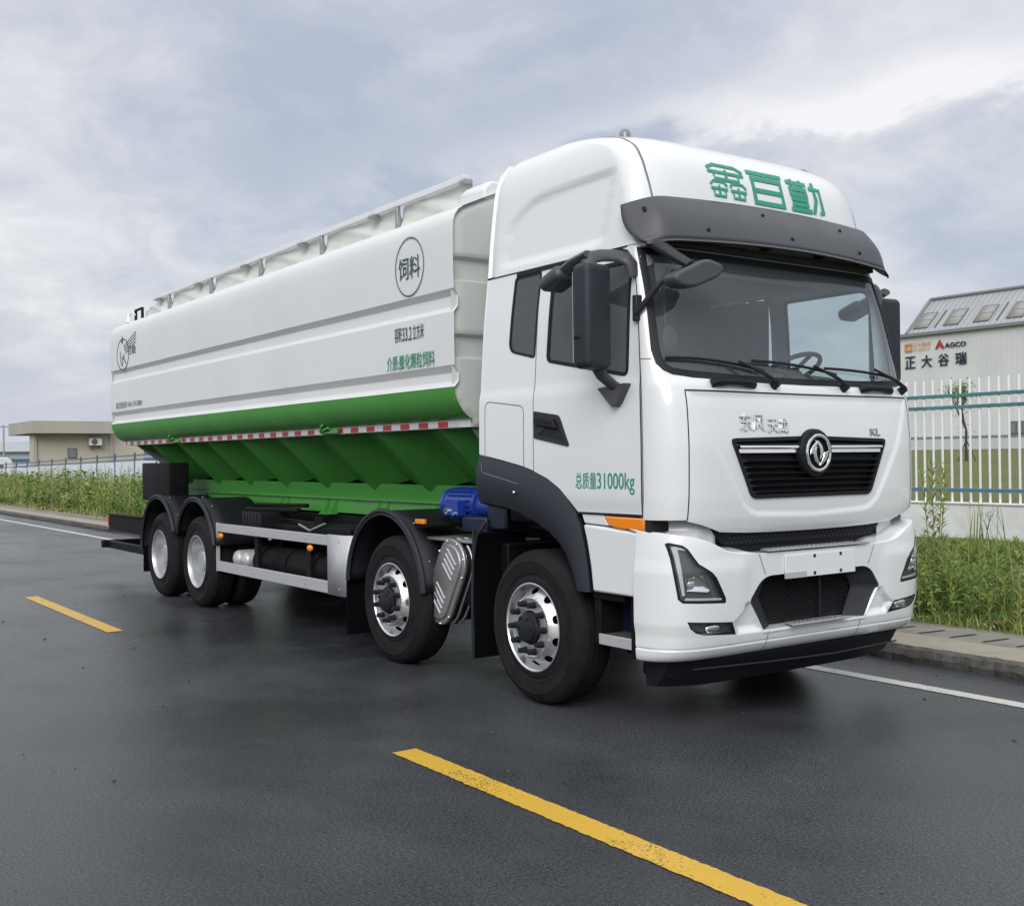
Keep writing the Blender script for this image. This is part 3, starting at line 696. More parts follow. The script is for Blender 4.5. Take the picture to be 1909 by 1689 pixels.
# ---- mirrors
def rounded_box(g,c,sx,sy,sz,rad,rot=None,seg=4):
    bm2=bmesh.new(); bmesh.ops.create_cube(bm2,size=1); bmesh.ops.scale(bm2,vec=(sx,sy,sz),verts=bm2.verts[:])
    bmesh.ops.bevel(bm2,geom=bm2.edges[:],offset=rad,segments=seg,affect='EDGES',profile=.5)
    m=Matrix.Translation(c)
    if rot is not None: m=m@rot.to_4x4()
    bmesh.ops.transform(bm2,matrix=m,verts=bm2.verts[:]); me=bpy.data.meshes.new('t'); bm2.to_mesh(me); bm2.free(); g.bm.from_mesh(me); bpy.data.meshes.remove(me)
for s in (-1,1):
    rz=Matrix.Rotation(R(-8*s),3,'Z'); ym=1.475 if s<0 else 1.395
    g=MB(); rounded_box(g,(.955,s*ym,2.545),.145,.225,.64,.045,rz,5)
    mh=g.build('main_mirror',FENDP,TRUCK,smooth=50)
    g=MB(); g.box(.873,.877,s*(ym-.085),s*(ym+.085),2.27,2.82); g.build('mirror_glass',MIRR,mh)
    g=MB(); rounded_box(g,(.945,s*(ym+.11),2.42),.05,.03,.03,.01); g.build('mirror_joint',GAP,mh)
    g=MB(); g.tube([(1.035,s*1.20,2.80),(1.025,s*1.215,2.88),(1.005,s*1.235,2.915),(.965,s*1.285,2.932),(.935,s*(ym-.10),2.930),(.92,s*(ym-.03),2.915),(.92,s*ym,2.86)],[.038,.042,.042,.040,.040,.042,.044],12,flat=(1.15,.55))
    g.build('mirror_arm',GREYP,mh)
    g=MB(); g.tube([(.95,s*(ym-.035),2.26),(.93,s*1.38,2.19),(.93,s*1.30,2.14),(.94,s*1.255,2.11)],[.05,.042,.04,.045],12,flat=(1,.7))
    pad=rpoly([(.78,2.125),(1.05,2.145),(.97,2.02),(.925,1.995)],[.015,.015,.03,.02],4)
    g.prism(pad,'y',s*1.245,s*1.30); g.build('mirror_arm',GREYP,mh,bevel=.008)
    g=MB(); rounded_box(g,(.63,s*1.47,2.815),.22,.20,.10,.045,Matrix.Rotation(R(-20),3,'Y'),5); g.tube([(.70,s*1.47,2.85),(.80,s*1.47,2.895),(.92,s*1.46,2.93)],[.055,.05,.04],10,flat=(1.3,.7))
    g.build('kerb_mirror',GREYP,TRUCK,smooth=50)
g=MB()
g.prism(rpoly([(-1.225,2.762),(-.95,2.885),(-.80,2.850),(-.84,2.780),(-1.07,2.690),(-1.20,2.698)],[.05,.06,.05,.05,.06,.05],5),'x',1.295,1.42)
FM=g.build('front_mirror',GREYP,TRUCK,bevel=.03,seg=4,smooth=50)
g=MB(); g.tube([(1.10,-1.105,3.01),(1.17,-1.10,2.975),(1.27,-1.085,2.905),(1.36,-1.04,2.84)],[.050,.048,.042,.036],12,flat=(1.35,.75)); g.tube([(1.085,-1.235,2.56),(1.22,-1.20,2.70),(1.30,-1.13,2.82)],[.020,.020,.018],8); g.box(1.06,1.10,-1.245,-1.195,2.52,2.68); g.build('mirror_arm',FENDP,FM,bevel=.006)
# convex mirror hanging inside the front corner
g=MB(); g.tube([(1.145,-1.05,2.80),(1.15,-1.06,2.62),(1.15,-1.05,2.50)],.008,6); g.sphere((1.16,-1.03,2.41),.08,(.35,.75,1.1)); g.build('inner_mirror',INTERD,TRUCK)
# ---- interior
g=MB(); 
sec=[(1.20,2.165),(1.0,2.16),(.86,2.10),(.80,1.98),(.84,1.75),(.9,1.45)]
g.grid([[(x+.06*(1-(y/1.15)**4)-(.02),y,z) for y in frange(-1.15,1.15,14)] for x,z in sec]); DSH=g.build('dashboard',INTERD,TRUCK,solid=.02)
g=MB(); prof=[]
for k in range(10):
    a=2*math.pi*k/10; prof.append((.225+.017*math.cos(a),.017*math.sin(a)))
g.lathe(prof,(0,0,0),'z',40,close=True); g.cyl((0,0,-.05),(0,0,.0),.07,.05,20)
for a in (R(0),R(180),R(270)): g.tube([(.05*math.cos(a),.05*math.sin(a),-.02),(.22*math.cos(a),.22*math.sin(a),0)],.015,6)
g.cyl((0,0,-.35),(0,0,-.04),.04,.05,12)
SW=g.build('steering_wheel',INTERD,TRUCK); SW.location=(.80,.50,2.30); SW.rotation_euler=(0,R(-28),0)
for y in (-.55,.55):
    g=MB(); rounded_box(g,(.05,y,1.86),.5,.50,.16,.06); rounded_box(g,(-.22,y,2.22),.16,.48,.72,.07,Matrix.Rotation(R(-10),3,'Y')); rounded_box(g,(-.30,y,2.66),.12,.28,.20,.05); g.cyl((0,y,1.4),(0,y,1.8),.16); g.build('seat',SEATM,TRUCK,smooth=50)
g=MB(); g.grid([[(x,1.10+.035*math.sin(x*38+.6*z),z) for x in frange(-.56,.10,60)] for z in frange(1.9,2.95,8)]); g.build('curtain',mat('curtain_cloth',(.22,.24,.25),.9),TRUCK,solid=.004)
g=MB(); rounded_box(g,(-.42,0,2.05),.30,2.1,.22,.05); g.build('bunk',INTER,TRUCK)
# ---------------------------------------------------------------- bumper
TOPC=[(-1.256,1.232),(-1.19,1.226),(-1.066,1.205),(-.98,1.180),(-.90,1.138),(-.82,1.105),(-.74,1.092),(-.5,1.086),(0,1.084)]
INT=[(-.640,.80),(-.56,.90),(-.50,.94),(-.40,.952)]
INTP=rpoly([(-.640,.80),(-.525,.945),(.525,.945),(.640,.80),(.498,.600),(-.498,.600)],[.02,.09,.09,.02,.02,.02],6)
HL=[(-1.209,1.172),(-1.196,1.179),(-1.139,1.162),(-1.114,1.14),(-1.087,1.095),(-1.056,1.051),(-.97,.999),(-.936,.965),(-.86,.836),(-.859,.812),(-.868,.807),(-1.145,.821),(-1.166,.843)]
FOG=[(-1.12,.709),(-.795,.686),(-.745,.602),(-1.006,.620),(-1.065,.637),(-1.10,.666)]
ZBL=[.452+.004*k for k in range(1,22)]+frange(.55,1.228,50)
zb=[.452]+ZBL+[1.232]
def bw(z): return interp([(t[0],t[1]) for t in BUM],z)*.99995
bump=[(-bw(z),z) for z in zb[::-1]]+[(bw(z),z) for z in zb]+[(-a,b) for a,b in TOPC[1:-1]]+TOPC[1:][::-1]
YB=frange(-1.0,1.0,60)+[s*(1.0+.009*k) for s in (-1,1) for k in range(1,31)]
BP=patch('bumper',[bump,INTP,HL,mirror(HL),FOG,mirror(FOG)],bump_fn,WHITE,TRUCK,YB,ZBL,thick=.035)
# shelf from the top edge back to the slot
def topz(y):
    a=-abs(y)
    for (y0,z0),(y1,z1) in zip(TOPC,TOPC[1:]):
        if y0<=a<=y1: return z0+(z1-z0)*(a-y0)/(y1-y0)
    return TOPC[0][1]
ys=[-1.25]+frange(-1.2,1.2,64)+[1.25]
rows=[]
for t,dz in ((0,0),(.06,.010),(.25,.018),(.6,.030),(1,.042)):
    row=[]
    for y in ys:
        z=topz(y); p,n=bump_fn(max(-bw(z),min(bw(z),y)),z); xb=1.27 if abs(y)<.9 else 1.27-.25*smoothstep(.9,1.25,abs(y)); xb=min(xb,p.x-.01)
        row.append((p.x+(xb-p.x)*t,p.y,z+dz*(smoothstep(.52,.70,abs(y)) if abs(y)<.95 else .5)))
    rows.append(row)
g=MB(); g.grid(rows); g.build('bumper_shelf',WHITE,BP,smooth=50,solid=.01)
# white body panel between shelf and hood at the corners, black air slot between them in the middle
for s in (-1,1):
    g=MB(); g.grid([[(1.30-.22*smoothstep(.93,1.22,abs(y)),s*abs(y),z) for y in frange(.80,1.21,16)] for z in (1.10,1.345)])
    g.build('corner_infill',WHITE,TRUCK,solid=.01)
slot=rpoly([(-.86,1.262),(-.74,1.135),(.74,1.135),(.86,1.262)],[.01,.05,.05,.01],4)
g=MB(); g.prism(slot,'x',1.285,1.302); g.box(1.0,1.28,-.95,.95,1.08,1.30); SLOT=g.build('air_slot',BLACKP,TRUCK)
g=MB()
for k in range(34):
    y=-.70+k*.0424
    for j in range(3):
        z=1.155+j*.028; g.box(1.302,1.306,y-.014+(j%2)*.02,y+.014+(j%2)*.02,z-.008,z+.002)
g.build('slot_mesh',FENDP,SLOT)
# number-plate carrier, step pads
g=MB(); g.prism([(-.335,1.062),(.352,1.062),(.352,.915),(-.335,.915)],'x',1.446,1.458); NP=g.build('plate_carrier',WHITE,TRUCK,bevel=.003)
g=MB()
for y in (-.055,.205):
    for z in (.935,1.045): g.box(1.4582,1.4605,y-.016,y+.006,z-.010,z+.010)
g.build('plate_hole',GAP,NP)
g=MB(); g.box(1.446,1.4605,-.335,-.14,.915,.952); g.build('plate_tab',mat('mauve_grey_plate',(.45,.44,.47),.5),NP)
PADM=mat('grey_step_pad',(.40,.41,.42),.45,metal=.3)
def steppad(name,y0,y1,xf,xb,z):
    g=MB(); g.prism([(xf,y0+.03),(xf,y1-.03),(xb,y1),(xb,y0)] if False else [(xf,y0),(xf,y1),(xb,y1-.05),(xb,y0+.05)],'z',z,z+.012); o=g.build(name,PADM,TRUCK,bevel=.004)
    g=MB(); n=int((y1-y0)/.048)
    for k in range(n):
        ya=y0+.07+k*(y1-y0-.14)/n
        for j in range(2): 
            xa=xb+.012+j*(xf-xb-.03)/2; g.box(xa,xa+(xf-xb)/2-.022,ya,ya+.027,z+.012,z+.0165)
    g.build('step_tread',CHECK,o,bevel=.002)
    return o
steppad('bumper_step',-.50,.50,1.462,1.352,1.094)
# ---- lower intake
def recess(y,z): 
    p,n=bump_fn(y,z); return Vector((1.345,y,z)),Vector((1,0,0))
g=MB(); g.prism(inset(INTP,-.03),'x',1.27,1.30); IG=g.build('lower_grille',GAP,TRUCK)
# funnel walls from bumper opening to mesh
inn=[(max(-.42,min(.42,a)),b) for a,b in INTP]
g=MB(); ring0=[bump_fn(a,b)[0]+Vector((-.008,0,0)) for a,b in INTP]; ring1=[Vector((1.33,a*.72 if abs(a)>.4 else a,b)) for a,b in INTP]
g.grid([ring0,ring1],closed=True); g.build('intake_cheek',FENDP,IG,smooth=0,solid=.004)
g=MB(); z=.63; j=0
while z<.945:
    lim=.43
    y=-lim+(j%2)*.026
    while y<lim:
        # flat hexagonal lattice: short bars bent like scales
        g.tube([(1.322,y-.024,z),(1.332,y-.008,z+.008),(1.332,y+.008,z+.008),(1.322,y+.024,z)],.0045,4,cap=False)
        y+=.052
    z+=.0165; j+=1
g.build('grille_mesh',BLACKP,IG)
g=MB(); g.box(1.325,1.338,.12,.15,.62,.94); g.build('grille_rib',BLACKP,IG)
g=MB(); g.prism([(1.418,.604),(1.30,.610),(1.30,.590),(1.418,.585)],'y',-.50,.50); g.build('intake_sill',WHITE,BP,bevel=.004)
steppad('bumper_step',-.285,.285,1.462,1.352,.612)
# bumper shut lines
for s in (-1,1):
    patch('panel_gap',[ribbon([(s*.565,1.082),(s*.53,1.0),(s*.505,.955)],.006)],bump_fn,GREYSEAM,BP,(),zs(.95,1.08,.03),off=.0015,thick=0)
    patch('panel_gap',[ribbon([(s*.455,.598),(s*.455,.455)],.006)],bump_fn,GREYSEAM,BP,(),[.452+.008*k for k in range(18)],off=.0015,thick=0)
# ---- headlamps, fog lamps
def off_fn(fn,k,fz=0): 
    return lambda a,b:(fn(a,b)[0]+Vector((-k,0,0)),fn(a,b)[1])
for s in (-1,1):
    hl=HL if s<0 else mirror(HL); fg=FOG if s<0 else mirror(FOG)
    H=patch('headlamp',[hl,inset(hl,.011)],bump_fn,BLACKP,TRUCK,YB,frange(.8,1.2,16),off=.001,thick=.04)
    patch('lamp_bowl',[inset(hl,.004)],off_fn(bump_fn,.040),mat('lamp_housing_grey',(.085,.09,.10),.35),H,YB,frange(.8,1.2,16),thick=0)
    patch('lamp_lens',[inset(hl,.012)],bump_fn,LENS,H,YB,frange(.8,1.2,16),off=-.003,thick=0)
    m_=lambda P:[(s*-a,b) for a,b in P] if s>0 else P
    drl=[(-1.186,1.152),(-1.172,1.156),(-1.120,1.142),(-1.122,1.130),(-1.160,1.138),(-1.128,.866),(-1.142,.862)]
    patch('running_light',[m_(drl)],off_fn(bump_fn,.010),mat('light_guide',(.62,.64,.66),.25),H,YB,frange(.8,1.2,12),thick=.012)
    patch('running_light',[m_([(-1.125,.850),(-.885,.838),(-.882,.826),(-1.130,.836)])],off_fn(bump_fn,.010),mat('light_guide',(.62,.64,.66),.25),H,YB,(),thick=.01)
    refl=[(-1.080,.990),(-1.055,.996),(-1.026,.976),(-.972,.890),(-.990,.880),(-1.120,.892)]
    c0=Vector((0,0,0)); g=MB(); P=m_(refl); out=[off_fn(bump_fn,.014)(a,b)[0] for a,b in P]; cy=sum(p[0] for p in P)/len(P); cz=sum(p[1] for p in P)/len(P)
    back=[off_fn(bump_fn,.038)(cy+(a-cy)*.45,cz+(b-cz)*.45)[0] for a,b in P]
    g.grid([out,back],closed=True); g.bm.verts.ensure_lookup_table(); g.face(back); g.build('reflector',CHROME,H,smooth=30)
    pl=off_fn(bump_fn,.035)(cy-.045*s*-1 if s<0 else cy+.045,cz+.0)[0]
    g=MB(); g.sphere(off_fn(bump_fn,.034)(s*1.085,.935)[0],.034,(.7,1,1)); g.build('projector',mat('projector_glass',(.75,.78,.8),.05,metal=.6),H)
    g=MB(); p=off_fn(bump_fn,.018)(s*1.095,.955)[0]; g.box(p.x-.01,p.x+.01,p.y-.035,p.y+.035,p.z-.004,p.z+.012); g.build('reflector_blade',CHROME,H)
    FL=patch('fog_lamp',[fg,inset(fg,.006)],bump_fn,BLACKP,TRUCK,YB,(),off=-.002,thick=.05)
    patch('fog_bowl',[inset(fg,.002)],off_fn(bump_fn,.035),mat('lamp_housing_grey',(.085,.09,.10),.35),FL,YB,(),thick=0)
    patch('fog_lens',[inset(fg,.003)],bump_fn,LENS,FL,YB,(),off=-.006,thick=0)
    pc2=off_fn(bump_fn,.03)(s*.92,.655)[0]; g=MB(); g.sphere(pc2,.034,(.5,1.9,.95)); g.box(pc2.x-.004,pc2.x+.012,pc2.y-.10,pc2.y+.07,pc2.z-.030,pc2.z-.022); g.build('fog_reflector',CHROME,FL)
# black skid valance under the bumper
g=MB(); sec=[(1.10,.475),(1.30,.475),(1.325,.44),(1.275,.35),(1.205,.268),(1.12,.262),(1.10,.475)]
def vx(x,y): return x-.10*abs(y/1.14)**6
ysv=frange(-1.13,1.13,30)
vs=g.grid([[(vx(x,y),y,z+.01*abs(y)**4) for y in ysv] for x,z in sec]); g.bm.faces.new([r_[0] for r_ in vs[:-1]]); g.bm.faces.new([r_[-1] for r_ in vs[:-1]][::-1]); VAL=g.build('skid_valance',mat('valance_rubber',(.009,.010,.013),.6,spec=.2,bump=.1,bscale=60),TRUCK,smooth=40)
g=MB(); g.box(.95,1.2,-1.1,1.1,.33,.50); g.box(.7,1.1,-.62,.62,.42,.95); g.build('front_underframe',CHASS,TRUCK,bevel=.02)
g=MB(); g.tube([(1.30,-1.0,.40),(1.315,-.3,.375),(1.315,.3,.36),(1.30,1.0,.37)],.006,6); g.build('valance_seam',FENDP,VAL)

# ---------------------------------------------------------------- tank body
XF,XR=-.965,-10.04
HS=[(-1.06,2.0),(-1.10,2.012),(-1.155,2.055),(-1.20,2.115),(-1.228,2.175),(-1.24,2.24)]
HSW=[(-1.24,2.244),(-1.202,2.290),(-1.200,2.355),(-1.24,2.412),(-1.242,2.60),(-1.24,2.818),(-1.202,2.862),(-1.200,2.945),(-1.24,2.995),(-1.243,3.15),(-1.243,3.40),(-1.238,3.50),(-1.222,3.555),(-1.19,3.60),(-1.14,3.635),(-1.06,3.67),(-.90,3.74),(-.75,3.80),(-.60,3.835),(-.3,3.855),(0,3.86)]
def sect(h): return h+[(-a,b) for a,b in h[::-1] if abs(a)>1e-6]
def insec(P,k):
    return inset(P,k) if k else P
xs_=[XF]+[XF-.02]+frange(XF-.2,XR+.2,30)+[XR+.02,XR]
full=sect(HSW)
def wob(x,i,p):
    # slight waviness of the sheet
    k=.0018*math.sin(x*2.1)+.0012*math.sin(x*5.3+1)+.0012*math.sin(x*3.7+p[1]*2.2)
    return (p[0]+(k if p[0]<0 else -k),p[1])
g=MB(); g.grid([[(x,)+wob(x,i,p) for i,p in enumerate(full)] for x in xs_]); TANK=g.build('tank_body',TANKW,TRUCK,smooth=25)
for h in (1,):
    g=MB()
    g.grid([[(x,a,b) for a,b in HS] for x in frange(XF-.01,XR,20)]); g.grid([[(x,-a,b) for a,b in HS] for x in frange(XF-.01,XR,20)])
    g.build('lower_band',GREEN,TANK,smooth=40)
    g=MB()
    for s in (-1,1): g.box(XR+.02,XF-.06,s*1.03,s*1.062,1.94,2.004)
    g.build('edge_rail',TANKW,TANK)
    g=MB(); g.box(XR+.09,-1.19,-1.066,-1.063,1.945,1.992); g.build('reflective_strip',STRIP,TANK)
    g=MB(); g.box(XR+.09,-1.19,1.063,1.066,1.945,1.992); g.build('reflective_strip',STRIP,TANK)
# end walls with horizontal swages
allsec=HS+HSW
endp=[(a,b) for a,b in allsec]+[(-a,b) for a,b in allsec[::-1] if abs(a)>1e-6]
simple=[(-1.05,1.94),(-1.06,2.0),(-1.155,2.055),(-1.22,2.15),(-1.235,2.3),(-1.240,3.46),(-1.215,3.56),(-1.14,3.63),(-1.06,3.665),(-.80,3.78),(0,3.86)]
simple=simple+[(-a,b) for a,b in simple[::-1] if abs(a)>1e-6]
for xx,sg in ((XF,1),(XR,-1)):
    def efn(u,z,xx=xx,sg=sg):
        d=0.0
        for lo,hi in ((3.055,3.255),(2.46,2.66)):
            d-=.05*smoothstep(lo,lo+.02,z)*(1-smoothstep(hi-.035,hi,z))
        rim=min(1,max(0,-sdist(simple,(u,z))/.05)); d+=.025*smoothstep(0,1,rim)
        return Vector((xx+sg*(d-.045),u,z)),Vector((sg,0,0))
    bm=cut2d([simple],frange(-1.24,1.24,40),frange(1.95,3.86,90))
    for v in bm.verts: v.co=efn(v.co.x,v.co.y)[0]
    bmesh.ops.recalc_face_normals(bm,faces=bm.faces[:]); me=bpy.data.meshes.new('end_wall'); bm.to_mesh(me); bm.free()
    me.polygons.foreach_set('use_smooth',[True]*len(me.polygons)); me.set_sharp_from_angle(angle=R(30)); link('end_wall',me,mat('tank_end_shaded',(.53,.565,.54),.45,coat=.1),TANK)  # darker copy of the tank white: shade behind the cab put into the colour
# raised front coaming and lid hatch coamings behind the rail
g=MB(); g.prism([(-.93,3.70),(-.93,3.80),(-.86,3.87),(.86,3.87),(.93,3.80),(.93,3.70)],'x',-1.0,-1.36); g.build('front_coaming',TANKW,TANK,bevel=.02)
posts=[-2.634,-4.19,-5.768,-7.32,-8.91]
RX0,RX1=-1.50,-9.60
for s in (-1,1):
    RL=MB(); RL.box(RX1,RX0,s*.79,s*.74,3.985,4.035); rail=RL.build('top_rail',TANKW,TRUCK,bevel=.004)
    for x in posts:
        g=MB(); g.box(x-.022,x+.022,s*.785,s*.75,3.78,3.99); g.build('rail_post',GALV,rail,bevel=.004)
    for x in (-1.49,-3.07,-4.64,-6.21,-7.78,-9.34):
        g=MB(); g.box(x-.05,x+.05,s*.81,s*.735,3.95,3.985); g.cyl((x,s*.83,3.965),(x,s*.73,3.965),.014); g.build('rail_clamp',GALV,rail)
    # folded cover cloth between the posts, with diagonal folds
    ends=[-1.42]+posts+[-10.1]
    for a,b in zip(ends,ends[1:]):
        rows=[]
        for t in frange(0,1,10):
            row=[]
            for q in frange(0,1,72):
                x=a-.02+(b-a+.04)*q; zt=4.0 if b>-9.6 else 4.0-.10*max(0,(q-.35)/.65)
                z=3.775+(zt-3.775)*t
                ph=q+(1-t)*.55; fold=.5+.5*math.sin(ph*2*math.pi*1.35+1.2); fold2=math.sin(ph*2*math.pi*4.1+2*a)
                d=.030*fold**3+.0025*fold2
                row.append((x,s*(.712+.02*(1-t)+d*(1 if t<1 else .3)),z))
            rows.append(row)
        g=MB(); g.grid(rows); g.build('cover_cloth',mat('cover_cloth',(.66,.67,.64),.75,vary=.12,vscale=3),TRUCK,smooth=40,solid=.004)
g=MB(); g.box(-10.05,-1.35,-.68,.68,3.80,3.93); g.build('hatch_deck',TANKW,TANK,bevel=.03)
# ladder loop and breather at the tail
g=MB(); g.tube([(-10.30,-.80,3.70),(-10.30,-.80,3.925),(-9.99,-.80,3.925),(-9.99,-.80,3.78)],.022,8)
g.build('ladder_loop',BLACKP,TRUCK)
g=MB(); g.cyl((-9.98,-1.0,3.70),(-9.98,-1.0,3.83),.05,.04,14); g.tube([(-9.98,-1.0,3.80),(-9.86,-.99,3.83),(-9.75,-.98,3.79)],.012,6); g.build('breather',TANKW,TRUCK)
# lettering on the right side
TS=flat('y',-1.2475,-1)
ang=frange(0,2*math.pi,64)[:-1]
CCX,CCZ=-1.618,3.247
patch('feed_lettering',[[(CCX+.230*math.cos(a),CCZ+.240*math.sin(a)) for a in ang],[(CCX+.219*math.cos(a),CCZ+.229*math.sin(a)) for a in ang]],TS,TXTT,TANK,thick=0)
text_on('feed_lettering','饲料',TS,-1.790,-1.452,3.150,3.330,TXTT,TANK,bold=.012,off=0)
for t_,a_,b_ in (('容积',0,.245),('33.2',.27,.595),('立方米',.635,1)): text_on('volume_lettering',t_,TS,-1.866+.462*a_,-1.866+.462*b_,2.655,2.775 if t_!='33.2' else 2.765,TXTT,TANK,bold=.010,off=0)
text_on('medium_lettering','介质:膨化颗粒饲料',TS,-2.002,-1.245,2.425,2.548,TXTG,TANK,bold=.010,off=0)
text_on('service_lettering','鑫百勤服务 400-159-5888',TS,-9.78,-8.62,2.452,2.540,TXTGREY,TANK,bold=.006,off=0)
# round bird mark with speed lines at the tail
bx,bz=-9.44,3.19
LG=[[(bx+.28*math.cos(a),bz+.22*math.sin(a)) for a in ang],[(bx+.262*math.cos(a),bz+.204*math.sin(a)) for a in ang]]
lg=patch('maker_mark',LG,TS,TXTT,TANK,thick=0)
for k in range(4):
    z0=3.30-.032*k; patch('mark_line',[[(-9.40+.03*k,z0),(-8.84,z0+.155-.012*k),(-8.84,z0+.142-.012*k),(-9.40+.03*k,z0-.016)]],TS,TXTT,lg,thick=0)
patch('mark_bird',[[(-9.50,3.36),(-9.46,3.46),(-9.42,3.37),(-9.455,3.33)]],TS,TXTT,lg,thick=0)
patch('mark_bird',[ribbon([(-9.56,3.24),(-9.53,3.08),(-9.47,3.03),(-9.43,3.12),(-9.40,3.20),(-9.35,3.10),(-9.30,3.06)],.022)],TS,TXTT,lg,thick=0)
patch('mark_bird',[ribbon([(-9.47,3.17),(-9.44,3.10),(-9.40,3.15)],.016)],TS,TXTT,lg,thick=0)
text_on('mark_lettering','百勤',TS,-9.20,-8.86,3.16,3.28,TXTT,lg,bold=.01,off=0)
# ---- hopper underneath, folded in zig-zag plates
for s in (-1,1):
    g=MB(); folds=[-1.06]; x=-1.5225
    while x>-9.5: folds.append(x); x-=.5275
    folds.append(-9.55)
    def hpt(k,t):
        x0=folds[k]; u=(x0+1.06)/(-9.55+1.06); xe=-1.25+(-8.98+1.25)*u; x=x0+(x0-x0)*t if 0<k<len(folds)-1 else x0+(xe-x0)*t
        y=1.035+(.49-1.035)*t; z=1.935+(1.40-1.935)*t; b=(0 if k%2 else -.135)*min(1,t/.03)
        return (x,s*(y+b*.70),z-b*.70)
    for k in range(len(folds)-1):
        ts=[0,.03,1.0]
        for a,b in zip(ts,ts[1:]): g.face([hpt(k,a),hpt(k+1,a),hpt(k+1,b),hpt(k,b)])
    bmesh.ops.remove_doubles(g.bm,verts=g.bm.verts[:],dist=1e-5)
    g.face([(-1.06,s*1.04,1.936),(-9.55,s*1.04,1.936),(-9.55,s*.85,1.936),(-1.06,s*.85,1.936)])
    HP=g.build('hopper',DGREEN,TRUCK,smooth=0)
    g=MB(); g.face([(-1.2,s*.50,1.46),(-9.0,s*.50,1.46),(-9.6,s*.458,1.30),(-1.2,s*.458,1.30)]); g.build('hopper_foot',GREEN,HP)
    g=MB(); g.prism([(s*.44,1.145),(s*.44,1.305),(s*.49,1.305),(s*.49,1.29),(s*.455,1.285),(s*.455,1.145)],'x',-9.89,-1.25); sf=g.build('subframe',GREEN,TRUCK)
    for x in (-2.4,-3.5,-4.63,-5.83,-7.1,-8.3):
        g=MB(); 
        for dx in (-.09,.09): g.prism([(s*.455,1.285),(s*.56,1.135),(s*.455,1.135)],'x',x+dx-.006,x+dx+.006)
        g.box(x-.11,x+.11,s*.455,s*.57,1.125,1.137); g.build('gusset',GREEN,sf)
for xa_,xb_ in ((-1.06,-1.25),(-9.55,-8.98)):
    g=MB(); g.face([(xa_,-1.035,1.935),(xa_,1.035,1.935),(xb_,.47,1.40),(xb_,-.47,1.40)]); g.build('hopper_end',mat('grey_hopper_steel',(.10,.12,.115),.5),TRUCK,solid=.01)
for x in (-3.407,-7.803):
    g=MB(); g.box(x-.17,x+.17,-1.10,-1.07,1.945,1.985); g.tube([(x-.17,-1.10,1.965),(x-.05,-1.14,2.03)],.016,6); g.tube([(x-.17,-1.10,1.965),(x+.06,-1.13,2.0)],.014,6); g.build('clamp',GREEN,TRUCK,bevel=.005)
# blue auger motor behind the cab
g=MB(); g.cyl((-1.66,-.80,1.32),(-1.22,-.80,1.32),.125,seg=28); g.cyl((-1.70,-.80,1.32),(-1.66,-.80,1.32),.132,seg=28); g.cyl((-1.22,-.8,1.32),(-1.0,-.8,1.32),.10,.085,24)
for k in range(20):
    a=2*math.pi*k/20; g.box(-1.62,-1.26,-.004,.004,.12,.142,None) if False else g.prism([(-.80+.12*math.cos(a),1.32+.12*math.sin(a)),(-.80+.145*math.cos(a-.03),1.32+.145*math.sin(a-.03)),(-.80+.145*math.cos(a+.03),1.32+.145*math.sin(a+.03))],'x',-1.62,-1.26)
g.box(-1.50,-1.32,-1.0,-.92,1.24,1.36); MO=g.build('auger_motor',BLUE,TRUCK)
g=MB(); g.lathe([(.022,0),(.030,-.01),(.030,-.03),(.018,-.03)],(-1.47,-.99,1.27),'y',16); g.cyl((-1.36,-.99,1.255),(-1.36,-1.02,1.255),.016); g.build('motor_plate',CHROME,MO)
g=MB(); g.box(-1.3,-.95,-.98,-.62,1.12,1.24); g.box(-.98,-.72,-.95,-.6,1.15,1.40); g.build('motor_mount',NAVY,TRUCK,bevel=.02)

# ---------------------------------------------------------------- chassis
AX=[0,-1.975,-6.60,-7.94]; RT=.53
g=MB()
for s in (-1,1): g.box(-10.85,1.0,s*.47,s*.40,.86,1.12)
for x in (-10.8,-9.3,-7.3,-5.6,-4.2,-2.9,-1.2,.3): g.box(x-.05,x+.05,-.40,.40,.90,1.08)
CH=g.build('chassis_frame',CHASS,TRUCK,bevel=.008)
for i,x in enumerate(AX):
    g=MB(); g.cyl((x,-.95,RT),(x,.95,RT),.075 if i<2 else .10,seg=16)
    if i>1: g.sphere((x,0,RT),.24)
    for s in (-1,1):
        g.tube([(x-.75,s*.46,.86),(x-.4,s*.46,.72),(x,s*.46,.66),(x+.4,s*.46,.72),(x+.75,s*.46,.86)],.05,6,flat=(.8,1.1)); g.cyl((x+.1,s*.62,.5),(x+.25,s*.55,1.05),.04)
    g.build('axle',CHASS,TRUCK)
